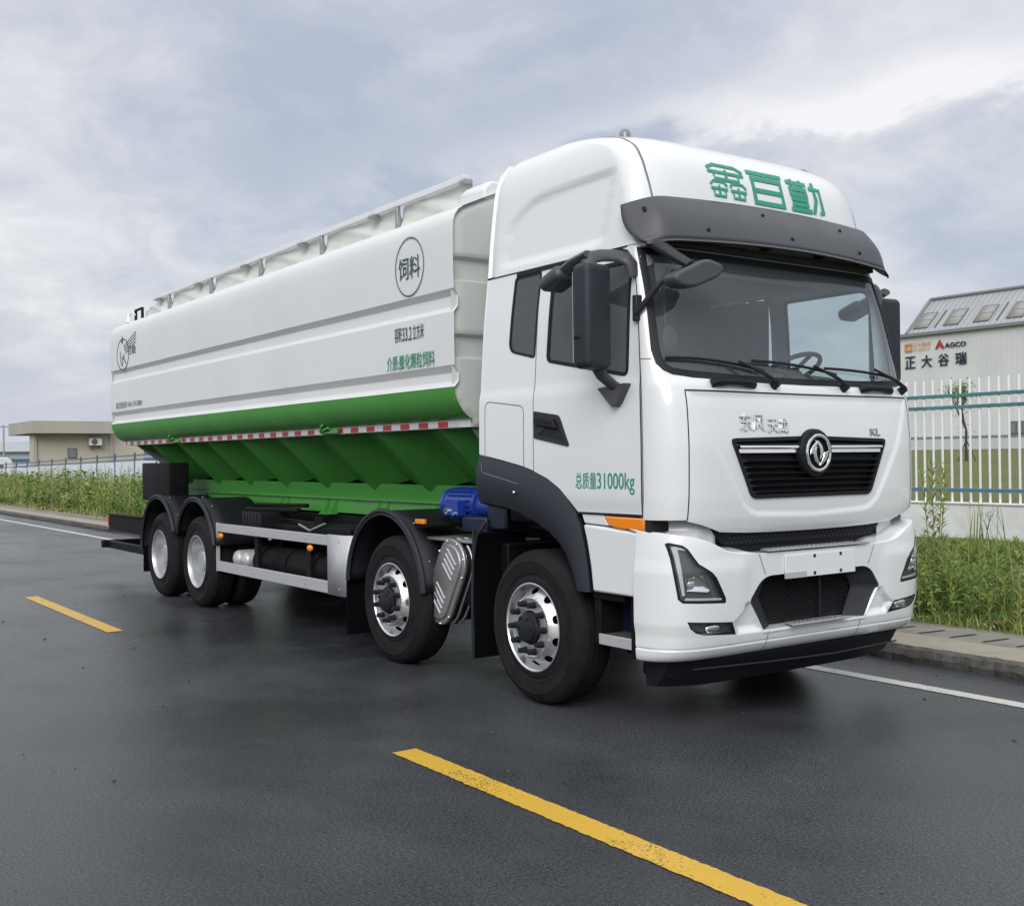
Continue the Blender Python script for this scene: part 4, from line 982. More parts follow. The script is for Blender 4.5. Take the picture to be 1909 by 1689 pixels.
# clutter that fills the dark underside
g=MB(); g.cyl((-5.40,-.88,.60),(-3.45,-.88,.60),.17,seg=28); 
for x in (-5.2,-4.55,-3.9): g.cyl((x-.02,-.88,.60),(x+.02,-.88,.60),.182,seg=28)
g.build('air_reservoir',CHASS,TRUCK)
for x in (-5.83,-5.60):
    g=MB(); g.lathe([(.001,-.055),(.05,-.048),(.085,-.028),(.10,0),(.10,.5)],(x,-1.04,.60),'y',24); g.build('air_bottle',ALU,TRUCK)
g=MB(); g.box(-5.75,-5.25,-1.02,-.6,.92,1.12)
for k in range(6): g.box(-5.74+k*.085,-5.69+k*.085,-1.035,-.6,.90,1.14)
g.build('battery_box',BLACKP,TRUCK,bevel=.012)
for q_ in ((-5.2,-4.3,-.9,-.55,.85,1.02),(-4.2,-3.2,-1.0,-.6,.9,1.05),(-4.6,-3.0,-.6,.6,.55,.8),(-2.95,-2.7,-1.02,-.6,.6,1.08),(-1.5,-.95,-1.05,-.5,.55,1.06),(-1.35,-.7,-.95,.5,.75,1.05),(-5.6,-3.2,.6,1.1,.5,1.0)):
    g=MB(); g.box(*q_); g.build('chassis_box',CHASS,TRUCK,bevel=.015)
g=MB(); g.cyl((-3.9,-.95,.98),(-3.9,-.95,1.14),.06); g.build('reservoir_cap',CHASS,TRUCK)
g=MB(); g.cyl((-3.5,.75,.68),(-2.6,.75,.68),.28); g.build('fuel_tank',CHASS,TRUCK)
g=MB(); g.cyl((-3.98,-.98,.93),(-3.98,-1.03,.93),.05); g.cyl((-4.12,-.98,.93),(-4.12,-1.02,.93),.035); g.tube([(-4.3,-1.0,1.05),(-4.0,-1.02,1.0),(-3.7,-1.0,1.08)],.012,6); g.build('air_valve',GALV,TRUCK)
g=MB()
for k in range(7): g.tube([(-6.0+.2*k,-.72-.02*k,1.0),(-5.0+.25*k,-.78,1.06-.02*k),(-3.3+.1*k,-.72,1.02),(-2.6,-.6,1.1)],.014,6)
for k in range(4): g.tube([(-1.7+.05*k,-.9,1.15),(-1.3,-.85-.03*k,1.12),(-.9,-.8,1.18+.02*k),(-.6,-.7,1.15)],.012,6)
g.tube([(-5.9,-.9,1.155),(-4.9,-.72,1.16)],.03,8); g.tube([(-5.9,-.8,1.20),(-4.9,-.62,1.21)],.022,8); g.build('brake_hose',CHASS,TRUCK)
g=MB(); g.box(-1.85,-.82,-1.10,-.55,1.04,1.065); g.build('deck_plate',GALV,TRUCK,bevel=.006)
# wheels ----------------------------------------------------------
def tyre_mesh():
    prof=[(.292,.005),(.300,-.004),(.318,-.006),(.345,-.002),(.352,.004),(.372,-.001),(.376,-.006),(.380,-.002),(.41,-.009),(.446,-.011),(.450,-.015),(.456,-.010),(.485,.0),(.505,.014),(.519,.032),(.527,.05)]
    w_=.285
    tread=[]
    for c in (.075,.12,.165,.21):
        tread+=[(.530,c-.007),(.518,c-.005),(.518,c+.005),(.530,c+.007)]
    prof=prof+tread+[(r_,w_-h) for r_,h in prof[::-1]]
    g=MB(); g.lathe(prof,(0,0,0),'y',72)
    # raised sidewall lettering as small blocks
    rnd=random.Random(3)
    for base in (R(90),R(270)):
        for k in range(9):
            a=base+(k-4)*.075; m=Matrix.Rotation(a,3,'Y')
            for rr_ in ((.405,.437),):
                pts=[m@Vector((x,-.0125,z)) for x,z in ((-.012,rr_[0]),(.010,rr_[0]),(.012,rr_[1]),(-.010,rr_[1]))]
                if k!=4: g.face(pts)
    return g
T0=tyre_mesh().build('wheel',RUBBER,TRUCK,smooth=35)
def disc_rim():
    g=MB(); g.lathe([(.296,.002),(.304,-.010),(.306,-.014),(.299,-.016),(.290,-.006),(.284,.030),(.276,.050)],(0,0,0),'y',64)
    n=10; seg=80
    # annulus with ten hand holes
    outr=[(.278*math.cos(a),.278*math.sin(a)) for a in frange(0,2*math.pi,80)[:-1]]; inr=[(.118*math.cos(a),.118*math.sin(a)) for a in frange(0,2*math.pi,60)[:-1]]
    holes=[]
    for k in range(n):
        a=2*math.pi*(k+.5)/n; cx,cz=.2475*math.cos(a),.2475*math.sin(a)
        holes.append([(cx-.031*math.cos(b)*math.sin(a)+.021*math.sin(b)*math.cos(a),cz+.031*math.cos(b)*math.cos(a)+.021*math.sin(b)*math.sin(a)) for b in frange(0,2*math.pi,14)[:-1]])
    rings=[.13,.145,.16,.175,.19,.20,.207,.213,.219,.225,.232,.24,.25,.26,.27]
    bm=cut2d([outr,inr]+holes,frange(-.28,.28,56),frange(-.28,.28,56))
    def prof(r_):
        tab=[(.10,-.030),(.19,-.030),(.203,-.034),(.212,-.030),(.222,-.012),(.245,.012),(.268,.040),(.279,.052)]
        return interp(tab,r_)
    for v in bm.verts:
        r_=math.hypot(v.co.x,v.co.y); v.co=Vector((v.co.x,prof(r_),v.co.y))
    me=bpy.data.meshes.new('t'); bm.to_mesh(me); bm.free(); g.bm.from_mesh(me); bpy.data.meshes.remove(me)
    return g
g=disc_rim(); RIM0=g.build('rim',RIM,None,smooth=30)
g=MB(); g.lathe([(.27,.10),(.10,.10)],(0,0,0),'y',32); g.lathe([(.110,-.025),(.108,-.048),(.098,-.056),(.094,-.075),(.075,-.086),(.001,-.088)],(0,0,0),'y',32)
for k in range(6):
    a=k*math.pi/3; g.cyl((.078*math.cos(a),-.075,.078*math.sin(a)),(.078*math.cos(a),-.094,.078*math.sin(a)),.010,seg=6)
HUB0=g.build('hub',NUT,None,smooth=30)
g=MB(); g.cyl((0,-.025,0),(0,-.042,0),.024,seg=12); g.cyl((0,-.04,0),(0,-.088,0),.0215,.019,seg=10); NUT0=g.build('wheel_nut',NUT,None,smooth=40)
g=MB(); g.lathe([(.296,.002),(.304,-.010),(.306,-.014),(.299,-.016),(.290,-.006),(.283,.04),(.272,.10),(.262,.145),(.235,.165),(.20,.172),(.16,.172),(.001,.172)],(0,0,0),'y',64); DRIM0=g.build('rim',STEELRIM,None,smooth=40)
g=MB(); g.lathe([(.13,.17),(.125,.06),(.11,.045),(.001,.04)],(0,0,0),'y',32); DHUB0=g.build('hub',STEELRIM,None,smooth=40)
protos=[RIM0,HUB0,NUT0,DRIM0,DHUB0]
first=True
def wheel(x,s,yface,front_kind,dressed=True):
    global first
    t=T0 if first else T0.copy()
    if not first: COL.objects.link(t); t.parent=TRUCK
    first=False
    t.location=(x,s*yface,RT); t.rotation_euler=(0,random.random()*6 if False else R(17*(x*3%7)),0 if s<0 else math.pi)
    def add(p,loc=(0,0,0),rot=None):
        c=p.copy(); COL.objects.link(c); c.parent=t; c.matrix_parent_inverse=Matrix.Identity(4); c.location=loc; return c
    if not dressed: return t
    if front_kind:
        add(RIM0); add(HUB0)
        for k in range(10):
            a=2*math.pi*k/10; add(NUT0,(.167*math.cos(a),0,.167*math.sin(a)))
    else:
        add(DRIM0); add(DHUB0)
    return t
for x in AX[:2]:
    for s in (-1,1): wheel(x,s,-1.235*-1,True)
for x in AX[2:]:
    for s in (-1,1):
        wheel(x,s,1.235,False); wheel(x,s,.905,False,False)
for p in protos: bpy.data.objects.remove(p,do_unlink=True)
# mudguards ---------------------------------------------------------
def mudguard(x,r_,a0,a1,s,y0=1.25,y1=.62,zc=.585):
    arc=[(x+r_*math.cos(R(a)),zc+r_*math.sin(R(a))*1.04) for a in frange(a0,a1,26)]
    g=MB(); g.grid([[(p[0],s*y,p[1]) for p in arc] for y in frange(y1,y0,3)]); o=g.build('mudguard',BLACKP,TRUCK,solid=.012,smooth=40)
    g=MB(); g.tube([(p[0],s*y0,p[1]) for p in arc],.020,8); 
    g.tube([((p[0]-x)*.955+x,s*(y0+.005),(p[1]-zc)*.955+zc) for p in arc],.010,6); g.build('guard_lip',FENDP,o)
    for k in range(3,26,5):
        p=arc[k]; MB().sphere((p[0]*1.0,s*(y0-.09),p[1]+.012),.009,seg=8).build('guard_bolt',GALV,o)
    return o
for s in (-1,1):
    mudguard(AX[1]-.12,.655,4,176,s)
    mudguard(AX[2]-.06,.66,14,158,s); mudguard(AX[3]-.06,.66,22,183,s)
    FLAPM=mat('flap_rubber',(.004,.0045,.006),.75,spec=.05)
    for q_ in ((-2.80,-2.785,s*1.24,s*.85,.14,.70),(-8.63,-8.615,s*1.24,s*.7,.26,.60),(-.80,-.785,s*1.20,s*.72,.20,1.13)):
        g=MB(); g.box(*q_); g.build('mud_flap',FLAPM,TRUCK,bevel=.004)
    g=MB(); g.tube([(-.775,s*1.21,1.15),(-.79,s*1.215,.7),(-.80,s*1.215,.20)],.011,6); g.tube([(-.62,s*1.2,1.22),(-.74,s*1.205,1.12),(-.78,s*1.21,.95)],.012,6); g.build('flap_edge',FENDP,TRUCK)
    g=MB()
    for z in (.3,.5,.68): g.sphere((-2.80,s*1.215,z),.012,seg=8)
    g.build('flap_bolt',CHROME,TRUCK)
g=MB(); g.box(-1.655,-1.515,-1.20,-1.17,1.172,1.212); mk=g.build('marker_lamp',AMBER,TRUCK,bevel=.006); g=MB(); g.box(-1.70,-1.5,-1.18,-.9,1.15,1.168); g.build('lamp_bracket',CHASS,mk)
# side guard --------------------------------------------------------
for s in (-1,1):
    g=MB(); g.box(-6.06,-3.23,s*1.205,s*1.175,.905,1.0); SGD=g.build('side_guard',ALU,TRUCK,bevel=.005)
    g=MB(); g.box(-6.06,-3.23,s*1.205,s*1.175,.462,.575); g.build('guard_rail',ALU,SGD,bevel=.005)
    g=MB(); g.box(-6.075,-6.045,s*1.207,s*1.17,.455,1.005); g.build('guard_post',ALU,SGD,bevel=.003)
    P=[(-3.235,1.209),(-2.98,1.209),(-2.90,1.195),(-2.845,1.15),(-2.83,1.09),(-2.83,.95)]
    g=MB(); g.grid([[(a,s*b,z) for a,b in P] for z in (.458,1.012)]); g.build('guard_end',ALU,SGD,solid=.012,smooth=60)
    for x in (-5.0,-3.72):
        g=MB(); g.box(x-.045,x+.045,s*1.172,s*1.12,.46,1.0); g.box(x-.04,x+.04,s*1.15,s*.47,.93,.98); g.build('guard_bracket',CHASS,SGD)
    g=MB()
    for x in (-5.0,-3.72,-3.0):
        for z in (.952,.518): g.sphere((x,s*1.206,z),.011,seg=8)
    g.build('guard_bolt',GALV,SGD)
    for x,z in ((-5.95,.86),(-3.63,.858)):
        g=MB(); g.sphere((x,s*1.195,z),.045,(1.1,.6,.75)); g.build('marker_lamp',AMBER,SGD)
# stainless oval heat shield --------------------------------------
A=Vector((-1.215,.875)); B=Vector((-1.395,.57)); rs=.195
d=(A-B).normalized(); th=math.atan2(d.y,d.x)
st=[(A.x+rs*math.cos(th+a),A.y+rs*math.sin(th+a)) for a in frange(-math.pi/2,math.pi/2,16)]+[(B.x+rs*math.cos(th+a),B.y+rs*math.sin(th+a)) for a in frange(math.pi/2,3*math.pi/2,16)]
g=MB(); g.prism(st,'y',-1.135,-1.10); HSH=g.build('heat_shield',SHIELD,TRUCK,bevel=.012,seg=3)
g=MB(); g.prism(inset(st,.045),'y',-1.15,-1.13); g.build('shield_panel',SHIELD,HSH,bevel=.008)
g=MB()
dx=Vector((-d.y,d.x)); sl_=Vector((.70,-.714))
for base in (A-d*.005,B+d*.03):
    for k in range(4):
        c=base+d*(.047*(k-1.5)); a_=c-sl_*.085; b_=c+sl_*.085; g.tube([(a_.x,-1.151,a_.y),(b_.x,-1.151,b_.y)],.0065,6)
g.build('shield_rib',CHROME,HSH)
g=MB()
for k in range(0,len(st),4): g.sphere((st[k][0]*.96+((A+B)/2).x*.04,-1.137,st[k][1]*.96+((A+B)/2).y*.04),.010,seg=8)
g.build('shield_bolt',CHROME,HSH)
g=MB(); g.prism(inset(st,.02),'y',-1.10,-.45); g.build('silencer',mat('dark_steel',(.08,.08,.085),.35,metal=.8),TRUCK)
g=MB()
for y in (-1.05,-.98):
    cA=(A+B)/2; q=[(cA.x+(p[0]-cA.x)*.97,y,cA.y+(p[1]-cA.y)*.97) for p in st]; g.tube(q+[q[0]],.014,6,cap=False)
g.build('silencer_ring',CHROME,TRUCK)
# rear: control box, lamp bar, under-run bar -----------------------
g=MB(); rounded_box(g,(-8.55,-.97,1.44),1.12,.26,.50,.02); g.build('control_box',CHASS,TRUCK)
g=MB(); g.box(-10.84,-9.0,-1.06,-.98,.70,.95); g.box(-10.84,-9.0,-1.085,-1.06,.70,.725); g.box(-10.84,-9.0,-1.085,-1.06,.925,.95); LB=g.build('rear_lamp_bar',CHASS,TRUCK,bevel=.01)
g=MB(); g.box(-10.86,-10.84,-1.07,-.99,.76,.9); g.build('rear_lamp',REDL,LB)
g=MB(); g.box(-10.90,-9.0,-1.07,-.98,.435,.54); g.box(-10.95,-10.85,-1.15,1.15,.44,.55); g.box(-10.9,-10.8,-.5,-.42,.5,.9); g.box(-10.9,-10.8,.42,.5,.5,.9); g.build('underrun_bar',CHASS,TRUCK,bevel=.008)
# ---------------------------------------------------------------- ground, road, markings
def sheet(name,x0,x1,y0,y1,z,m,nx=1,ny=1,fz=None):
    g=MB(); g.grid([[(x0+(x1-x0)*i/nx,y0+(y1-y0)*j/ny,(fz(x0+(x1-x0)*i/nx,y0+(y1-y0)*j/ny) if fz else z)) for i in range(nx+1)] for j in range(ny+1)])
    o=g.build(name,m,None,smooth=0,recalc=False); 
    return kind(o,'structure')
def road_mat():
    m=bpy.data.materials.new('damp_asphalt'); m.use_nodes=True; n=m.node_tree.nodes; l=m.node_tree.links; b=n['Principled BSDF']; b.inputs['Specular IOR Level'].default_value=.30
    t=n.new('ShaderNodeTexCoord')
    def nz(s,d,ro,sc=(1,1,1)):
        mp=n.new('ShaderNodeMapping'); mp.inputs['Scale'].default_value=sc; l.new(t.outputs['Object'],mp.inputs[0])
        q=n.new('ShaderNodeTexNoise'); q.inputs['Scale'].default_value=s; q.inputs['Detail'].default_value=d; q.inputs['Roughness'].default_value=ro; l.new(mp.outputs[0],q.inputs['Vector']); return q.outputs['Fac']
    def mr(x,a,b_,c,d):
        q=n.new('ShaderNodeMapRange'); q.inputs[1].default_value=a; q.inputs[2].default_value=b_; q.inputs[3].default_value=c; q.inputs[4].default_value=d; l.new(x,q.inputs[0]); return q.outputs[0]
    def mth(op,a,b_):
        q=n.new('ShaderNodeMath'); q.operation=op
        for i,v in enumerate((a,b_)):
            if hasattr(v,'links'): l.new(v,q.inputs[i])
            else: q.inputs[i].default_value=v
        return q.outputs[0]
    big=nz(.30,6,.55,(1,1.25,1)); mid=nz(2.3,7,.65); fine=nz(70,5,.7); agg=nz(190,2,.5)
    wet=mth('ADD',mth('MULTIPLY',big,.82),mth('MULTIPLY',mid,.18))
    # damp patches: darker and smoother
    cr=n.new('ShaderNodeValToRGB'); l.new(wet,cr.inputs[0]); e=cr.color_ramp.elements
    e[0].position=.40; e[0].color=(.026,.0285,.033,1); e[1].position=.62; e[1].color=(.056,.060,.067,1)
    sp=n.new('ShaderNodeValToRGB'); l.new(fine,sp.inputs[0]); e=sp.color_ramp.elements
    e[0].position=.36; e[0].color=(.30,.30,.30,1); e[1].position=.66; e[1].color=(1.95,1.95,1.92,1)
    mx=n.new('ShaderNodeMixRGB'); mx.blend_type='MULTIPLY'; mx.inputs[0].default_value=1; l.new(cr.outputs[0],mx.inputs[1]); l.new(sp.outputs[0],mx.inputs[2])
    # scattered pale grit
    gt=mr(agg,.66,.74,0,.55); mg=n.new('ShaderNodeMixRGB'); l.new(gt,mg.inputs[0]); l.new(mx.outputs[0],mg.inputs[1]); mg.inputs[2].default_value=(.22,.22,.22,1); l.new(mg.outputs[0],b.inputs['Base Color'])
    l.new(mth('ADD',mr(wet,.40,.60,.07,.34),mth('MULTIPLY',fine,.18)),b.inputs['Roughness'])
    h=mth('ADD',mth('MULTIPLY',fine,.6),mth('MULTIPLY',agg,.5)); bp=n.new('ShaderNodeBump'); bp.inputs['Strength'].default_value=.5; bp.inputs['Distance'].default_value=.007; l.new(h,bp.inputs['Height']); l.new(bp.outputs[0],b.inputs['Normal'])
    return m
def worn_paint(name,col,base=(.05,.053,.057)):
    m=bpy.data.materials.new(name); m.use_nodes=True; n=m.node_tree.nodes; l=m.node_tree.links; b=n['Principled BSDF']; t=n.new('ShaderNodeTexCoord')
    a=n.new('ShaderNodeTexNoise'); a.inputs['Scale'].default_value=70; a.inputs['Detail'].default_value=4; l.new(t.outputs['Object'],a.inputs['Vector'])
    c=n.new('ShaderNodeTexNoise'); c.inputs['Scale'].default_value=2.5; c.inputs['Detail'].default_value=6; l.new(t.outputs['Object'],c.inputs['Vector'])
    s=n.new('ShaderNodeMath'); s.operation='MULTIPLY_ADD'; s.inputs[1].default_value=.55; l.new(c.outputs['Fac'],s.inputs[0]); l.new(a.outputs['Fac'],s.inputs[2])
    r_=n.new('ShaderNodeMapRange'); r_.inputs[1].default_value=.86; r_.inputs[2].default_value=1.02; l.new(s.outputs[0],r_.inputs[0])
    mx=n.new('ShaderNodeMixRGB'); l.new(r_.outputs[0],mx.inputs[0]); mx.inputs[1].default_value=(*col,1); mx.inputs[2].default_value=(*base,1)
    m2=n.new('ShaderNodeMixRGB'); m2.blend_type='MULTIPLY'; m2.inputs[0].default_value=.25; l.new(mx.outputs[0],m2.inputs[1]); l.new(c.outputs['Fac'],m2.inputs[2]); l.new(m2.outputs[0],b.inputs['Base Color'])
    b.inputs['Roughness'].default_value=.45
    bp=n.new('ShaderNodeBump'); bp.inputs['Strength'].default_value=.25; bp.inputs['Distance'].default_value=.005; l.new(a.outputs['Fac'],bp.inputs['Height']); l.new(bp.outputs[0],b.inputs['Normal']); return m
def ragged(name,x0,x1,y0,y1,m,st):
    q=random.Random(int(x0*10)); xs=[]; x=x0
    while x<x1: xs.append(x); x+=st if x<-14 or x>4 else min(st,.03)
    xs.append(x1); j=lambda: max(-.006,min(.006,q.gauss(0,.0026)))
    g=MB(); g.grid([[(x,y0+j(),.004) for x in xs],[(x,(y0+y1)/2,.004) for x in xs],[(x,y1+j(),.004) for x in xs]]); return kind(g.build(name,m,None,smooth=0,recalc=False),'structure')
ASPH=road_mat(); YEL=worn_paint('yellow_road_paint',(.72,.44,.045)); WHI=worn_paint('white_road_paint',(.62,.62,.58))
CONC=mat('kerb_concrete',(.33,.295,.235),.85,bump=.35,bscale=45,vary=.45,vscale=5,vcol=(.27,.245,.20))
KERBF=mat('rough_kerb_face',(.12,.115,.105),.9,bump=.7,bscale=18,vary=.6,vscale=7,vcol=(.05,.05,.048))
SOIL=mat('verge_soil',(.085,.092,.035),.95,bump=.5,bscale=14,vary=.5,vscale=2,vcol=(.06,.075,.022))
LAWN=mat('lawn_turf',(.085,.115,.026),.95,bump=.5,bscale=25,vary=.5,vscale=.6,vcol=(.13,.125,.04))
FARG=mat('far_ground',(.09,.095,.06),.95,vary=.4,vscale=.05)
sheet('ground',-900,900,-900,900,-.06,FARG)
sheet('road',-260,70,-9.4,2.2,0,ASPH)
for a,b in [(-8.97+0,-5.26),(.52,4.25)]+[(-8.97-9.5*k,-5.26-9.5*k) for k in range(1,12)]:
    ragged('centre_line',a,b,-2.645,-2.485,YEL,.02 if b>-30 else .5)
ragged('edge_line',-250,60,1.225,1.365,WHI,.5)
sheet('far_edge_line',-250,60,-6.5,-6.36,.004,WHI)
q=random.Random(77); g=MB()
for i in range(420):
    x=q.uniform(-12,4.2); y=q.uniform(-5.3,2.05); r_=q.choice((.003,.004,.005,.009))*q.uniform(.7,1.3)
    if i>300: x=q.uniform(-6,3); y=q.uniform(1.75,2.08)
    bmesh.ops.create_icosphere(g.bm,subdivisions=1,radius=r_,matrix=Matrix.Translation((x,y,r_*.45))@Matrix.Diagonal((q.uniform(.7,1.6),q.uniform(.7,1.4),.6,1)))
kind(g.build('road_grit',mat('grit_stone',(.10,.095,.09),.9,vary=.6,vscale=3),None),'stuff')
# kerb with a ragged front
rk=random.Random(11)
g=MB(); xs_k=[]; x=-200
while x<40:
    xs_k.append(x); x+= .07 if -14<x<8 else .8
rows=[[],[],[],[],[]]
for x in xs_k:
    j=rk.uniform(-.022,.022) if x>-14 else 0
    for q,(y,z,a) in enumerate(((2.10,-.01,.6),(2.085,.05,1),(2.10,.105,1),(2.135,.13,.5),(2.62,.132,0))):
        rows[q].append((x,y+j*a+rk.uniform(-.012,.012)*a,z+rk.uniform(-.008,.008)*a))
vs=g.grid(rows[:4]); kf=kind(g.build('kerb_face',KERBF,None,smooth=0),'structure')
g=MB(); g.grid(rows[3:]); kt=kind(g.build('kerb',CONC,None,smooth=30),'structure')
# drain channel slabs with slots behind the kerb
PAV=mat('drain_slab',(.25,.235,.205),.85,bump=.3,bscale=40,vary=.4,vscale=3)
sheet('footpath',-200,40,2.62,3.30,.130,PAV,nx=60)
g=MB()
x=-30.0
while x<6:
    g.face([(x,2.70,.1345),(x+.035,2.70,.1345),(x+.075,3.02,.1345),(x+.04,3.02,.1345)]); x+=.30
kind(g.build('drain_slots',GAP,None,smooth=0,recalc=False),'structure')
def vz(x,y):
    t=min(1,max(0,(y-3.3)/5.7)); return .12+.34*t**1.2+.03*math.sin(x*1.3+y*2)*min(1,t*4)
sheet('verge',-200,40,3.30,9.05,0,SOIL,nx=240,ny=16,fz=vz)
sheet('lawn',-120,60,9.03,70,0,LAWN,nx=30,ny=20,fz=lambda x,y:.93+(1.95-.93)*min(1,max(0,(y-9.03)/42)))
# ---------------------------------------------------------------- vegetation
def leaf_mat(name,cols,rough=.6):
    m=bpy.data.materials.new(name); m.use_nodes=True; n=m.node_tree.nodes; l=m.node_tree.links; b=n['Principled BSDF']
    a=n.new('ShaderNodeAttribute'); a.attribute_name='hue'; r_=n.new('ShaderNodeValToRGB'); l.new(a.outputs['Fac'],r_.inputs[0]); e=r_.color_ramp.elements
    e[0].position=0; e[0].color=(*cols[0],1); e[1].position=1; e[1].color=(*cols[-1],1)
    for i,c in enumerate(cols[1:-1]):
        q=e.new((i+1)/(len(cols)-1)); q.color=(*c,1)
    l.new(r_.outputs[0],b.inputs['Base Color']); b.inputs['Roughness'].default_value=rough
    tr=n.new('ShaderNodeBsdfTranslucent'); l.new(r_.outputs[0],tr.inputs[0]); ms_=n.new('ShaderNodeMixShader'); ms_.inputs[0].default_value=.3
    o=n['Material Output']; l.new(b.outputs[0],ms_.inputs[1]); l.new(tr.outputs[0],ms_.inputs[2]); l.new(ms_.outputs[0],o.inputs[0]); return m
WEED=leaf_mat('weed_leaves',[(.075,.135,.025),(.145,.235,.04),(.245,.325,.07),(.35,.37,.13),(.47,.40,.22)])
class Blades:
    def __init__(s): s.V=[];s.F=[];s.H=[]
    def blade(s,p,ang,h,wd,bend,hue,segs=3):
        p=np.array(p,float); dx=np.array([math.cos(ang),math.sin(ang),0]); sd=np.array([-math.sin(ang),math.cos(ang),0]); k=len(s.V)
        for i in range(segs+1):
            t=i/segs; c=p+np.array([0,0,h*(t-.25*bend*t*t)])+dx*(bend*h*t*t); w_=wd*(1-t)**.7*.5 if i<segs else 0
            if i<segs: s.V+= [tuple(c-sd*w_),tuple(c+sd*w_)]; s.H+=[hue,hue]
            else: s.V.append(tuple(c)); s.H.append(hue)
        for i in range(segs-1): s.F.append((k+2*i,k+2*i+1,k+2*i+3,k+2*i+2))
        s.F.append((k+2*segs-2,k+2*segs-1,k+2*segs))
    def leaf(s,p,d,ln,wd,hue,droop=.3):
        p=np.array(p,float); d=np.array(d,float); d/=np.linalg.norm(d); up=np.array([0,0,1.]); sd=np.cross(d,up); q=np.linalg.norm(sd); sd=sd/q if q>1e-6 else np.array([1.,0,0]); k=len(s.V)
        m=p+d*ln*.45+up*ln*.04; e=p+d*ln-up*ln*droop
        s.V+=[tuple(p),tuple(m-sd*wd/2),tuple(m+sd*wd/2),tuple(e)]; s.H+=[hue]*4; s.F+=[(k,k+1,k+2),(k+1,k+3,k+2)]
    def stem(s,a,b,r_,hue):
        a=np.array(a,float);b=np.array(b,float); k=len(s.V)
        for p,r1 in ((a,r_),(b,r_*.6)):
            for q in range(3): s.V.append((p[0]+r1*math.cos(q*2.094),p[1]+r1*math.sin(q*2.094),p[2])); s.H.append(hue)
        for q in range(3): s.F.append((k+q,k+(q+1)%3,k+3+(q+1)%3,k+3+q))
    def build(s,name,m,parent=None):
        me=bpy.data.meshes.new(name); me.from_pydata(s.V,[],s.F); at=me.attributes.new('hue','FLOAT','POINT'); at.data.foreach_set('value',np.array(s.H,dtype=np.float32)); me.update()
        return link(name,me,m,parent)
def leafy(B,x,y,z,h,rg,n=26,ln=.10,wd=.014,hue=.5,lean=.05):
    lx,ly=rg.uniform(-lean,lean)*h,rg.uniform(-lean,lean)*h; B.stem((x,y,z),(x+lx,y+ly,z+h),.005+.003*h,min(1,hue+.1))
    for i in range(n):
        t=.15+.85*i/n; a=i*2.4+rg.uniform(-.3,.3); l_=ln*(1.15-.6*t)*rg.uniform(.8,1.2); up=.35+.9*t
        B.leaf((x+lx*t,y+ly*t,z+h*t),(math.cos(a),math.sin(a),up),l_,wd,min(1,max(0,hue+rg.uniform(-.12,.12))),.25*(1-t))
rg=random.Random(5)
def dens_noise(x,y): return .5+.5*math.sin(x*.9+math.sin(y*1.7)*1.5)*math.cos(y*1.1+x*.37)
B=Blades()
# near strip seen right of the cab
for i in range(30000):
    x=rg.uniform(-8,3.2); y=3.2+5.6*rg.random()**1.25
    if y<3.45 and rg.random()<.5: continue
    if x<-5 and y<4.6: continue
    k=dens_noise(x*1.6,y*1.6); h=(rg.uniform(.06,.16)+.20*k*rg.random()*min(1,(y-3.0)/.8))*(1 if y<6 else .55)
    B.blade((x,y,vz(x,y)-.01),rg.uniform(0,6.283),h,rg.uniform(.009,.018),rg.uniform(.3,1.1),min(1,max(0,rg.gauss(.40+.25*(k-.5),.17))))
for i in range(1100):
    x=rg.uniform(-7,3.0); y=rg.uniform(3.45,8.0); k=dens_noise(x*1.3+2,y*1.3)
    if rg.random()>.25+.8*k: continue
    leafy(B,x,y,vz(x,y),(rg.uniform(.16,.42)+.15*k)*(1 if y<5.8 else .45),rg,n=22,ln=rg.uniform(.09,.17),wd=.022,hue=rg.uniform(.2,.6))
for i in range(60):
    x=rg.uniform(-6,3.0); y=rg.uniform(4,8.3); B.blade((x,y,vz(x,y)),rg.uniform(0,6.283),rg.uniform(.4,.8),.009,rg.uniform(.1,.5),rg.uniform(.6,1),4)
def broad(B,x,y,z,h,hue,n,ln):
    for i in range(n):
        a=i*2.4+rg.uniform(-.4,.4); t=rg.uniform(.15,1); B.leaf((x+.25*h*math.cos(a)*t*.5,y+.25*h*math.sin(a)*t*.5,z+h*t),(math.cos(a),math.sin(a),rg.uniform(.1,.9)),ln*rg.uniform(.6,1.2),ln*rg.uniform(.35,.5),min(1,max(0,hue+rg.uniform(-.1,.1))),rg.uniform(.1,.5))
    B.stem((x,y,z),(x,y,z+h),.006,hue)
for i in range(420):
    cxw=rg.choice((-1.3,-.3,.5,1.6,2.4,-2.4,-4)); x=cxw+rg.gauss(0,.5); y=min(8.5,max(3.5,rg.choice((3.8,4.6,5.6,7.2))+rg.gauss(0,.35))); broad(B,x,y,vz(x,y),rg.uniform(.15,.5)*(1 if y<5.8 else .5),rg.choice((.1,.25,.4,.55)),14,rg.uniform(.08,.15))
for i in range(26):
    x=rg.uniform(-5,3.1); y=rg.uniform(3.6,8.4); h=rg.uniform(.5,.95); z=vz(x,y); lx=rg.uniform(-.1,.1); B.stem((x,y,z),(x+lx,y,z+h),.006,.95)
    for k in range(14): B.leaf((x+lx*.9,y,z+h*rg.uniform(.75,1)),(rg.uniform(-1,1),rg.uniform(-1,1),.8),.06,.012,rg.uniform(.75,1))
for i in range(900):
    x=rg.uniform(-7,3.2); y=rg.uniform(3.3,3.9); a=rg.uniform(0,6.28); B.leaf((x,y,vz(x,y)+.02),(math.cos(a),math.sin(a),rg.uniform(.2,1)),rg.uniform(.06,.14),.02,rg.uniform(.3,1.0))
kind(B.build('verge_weeds',WEED),'stuff')
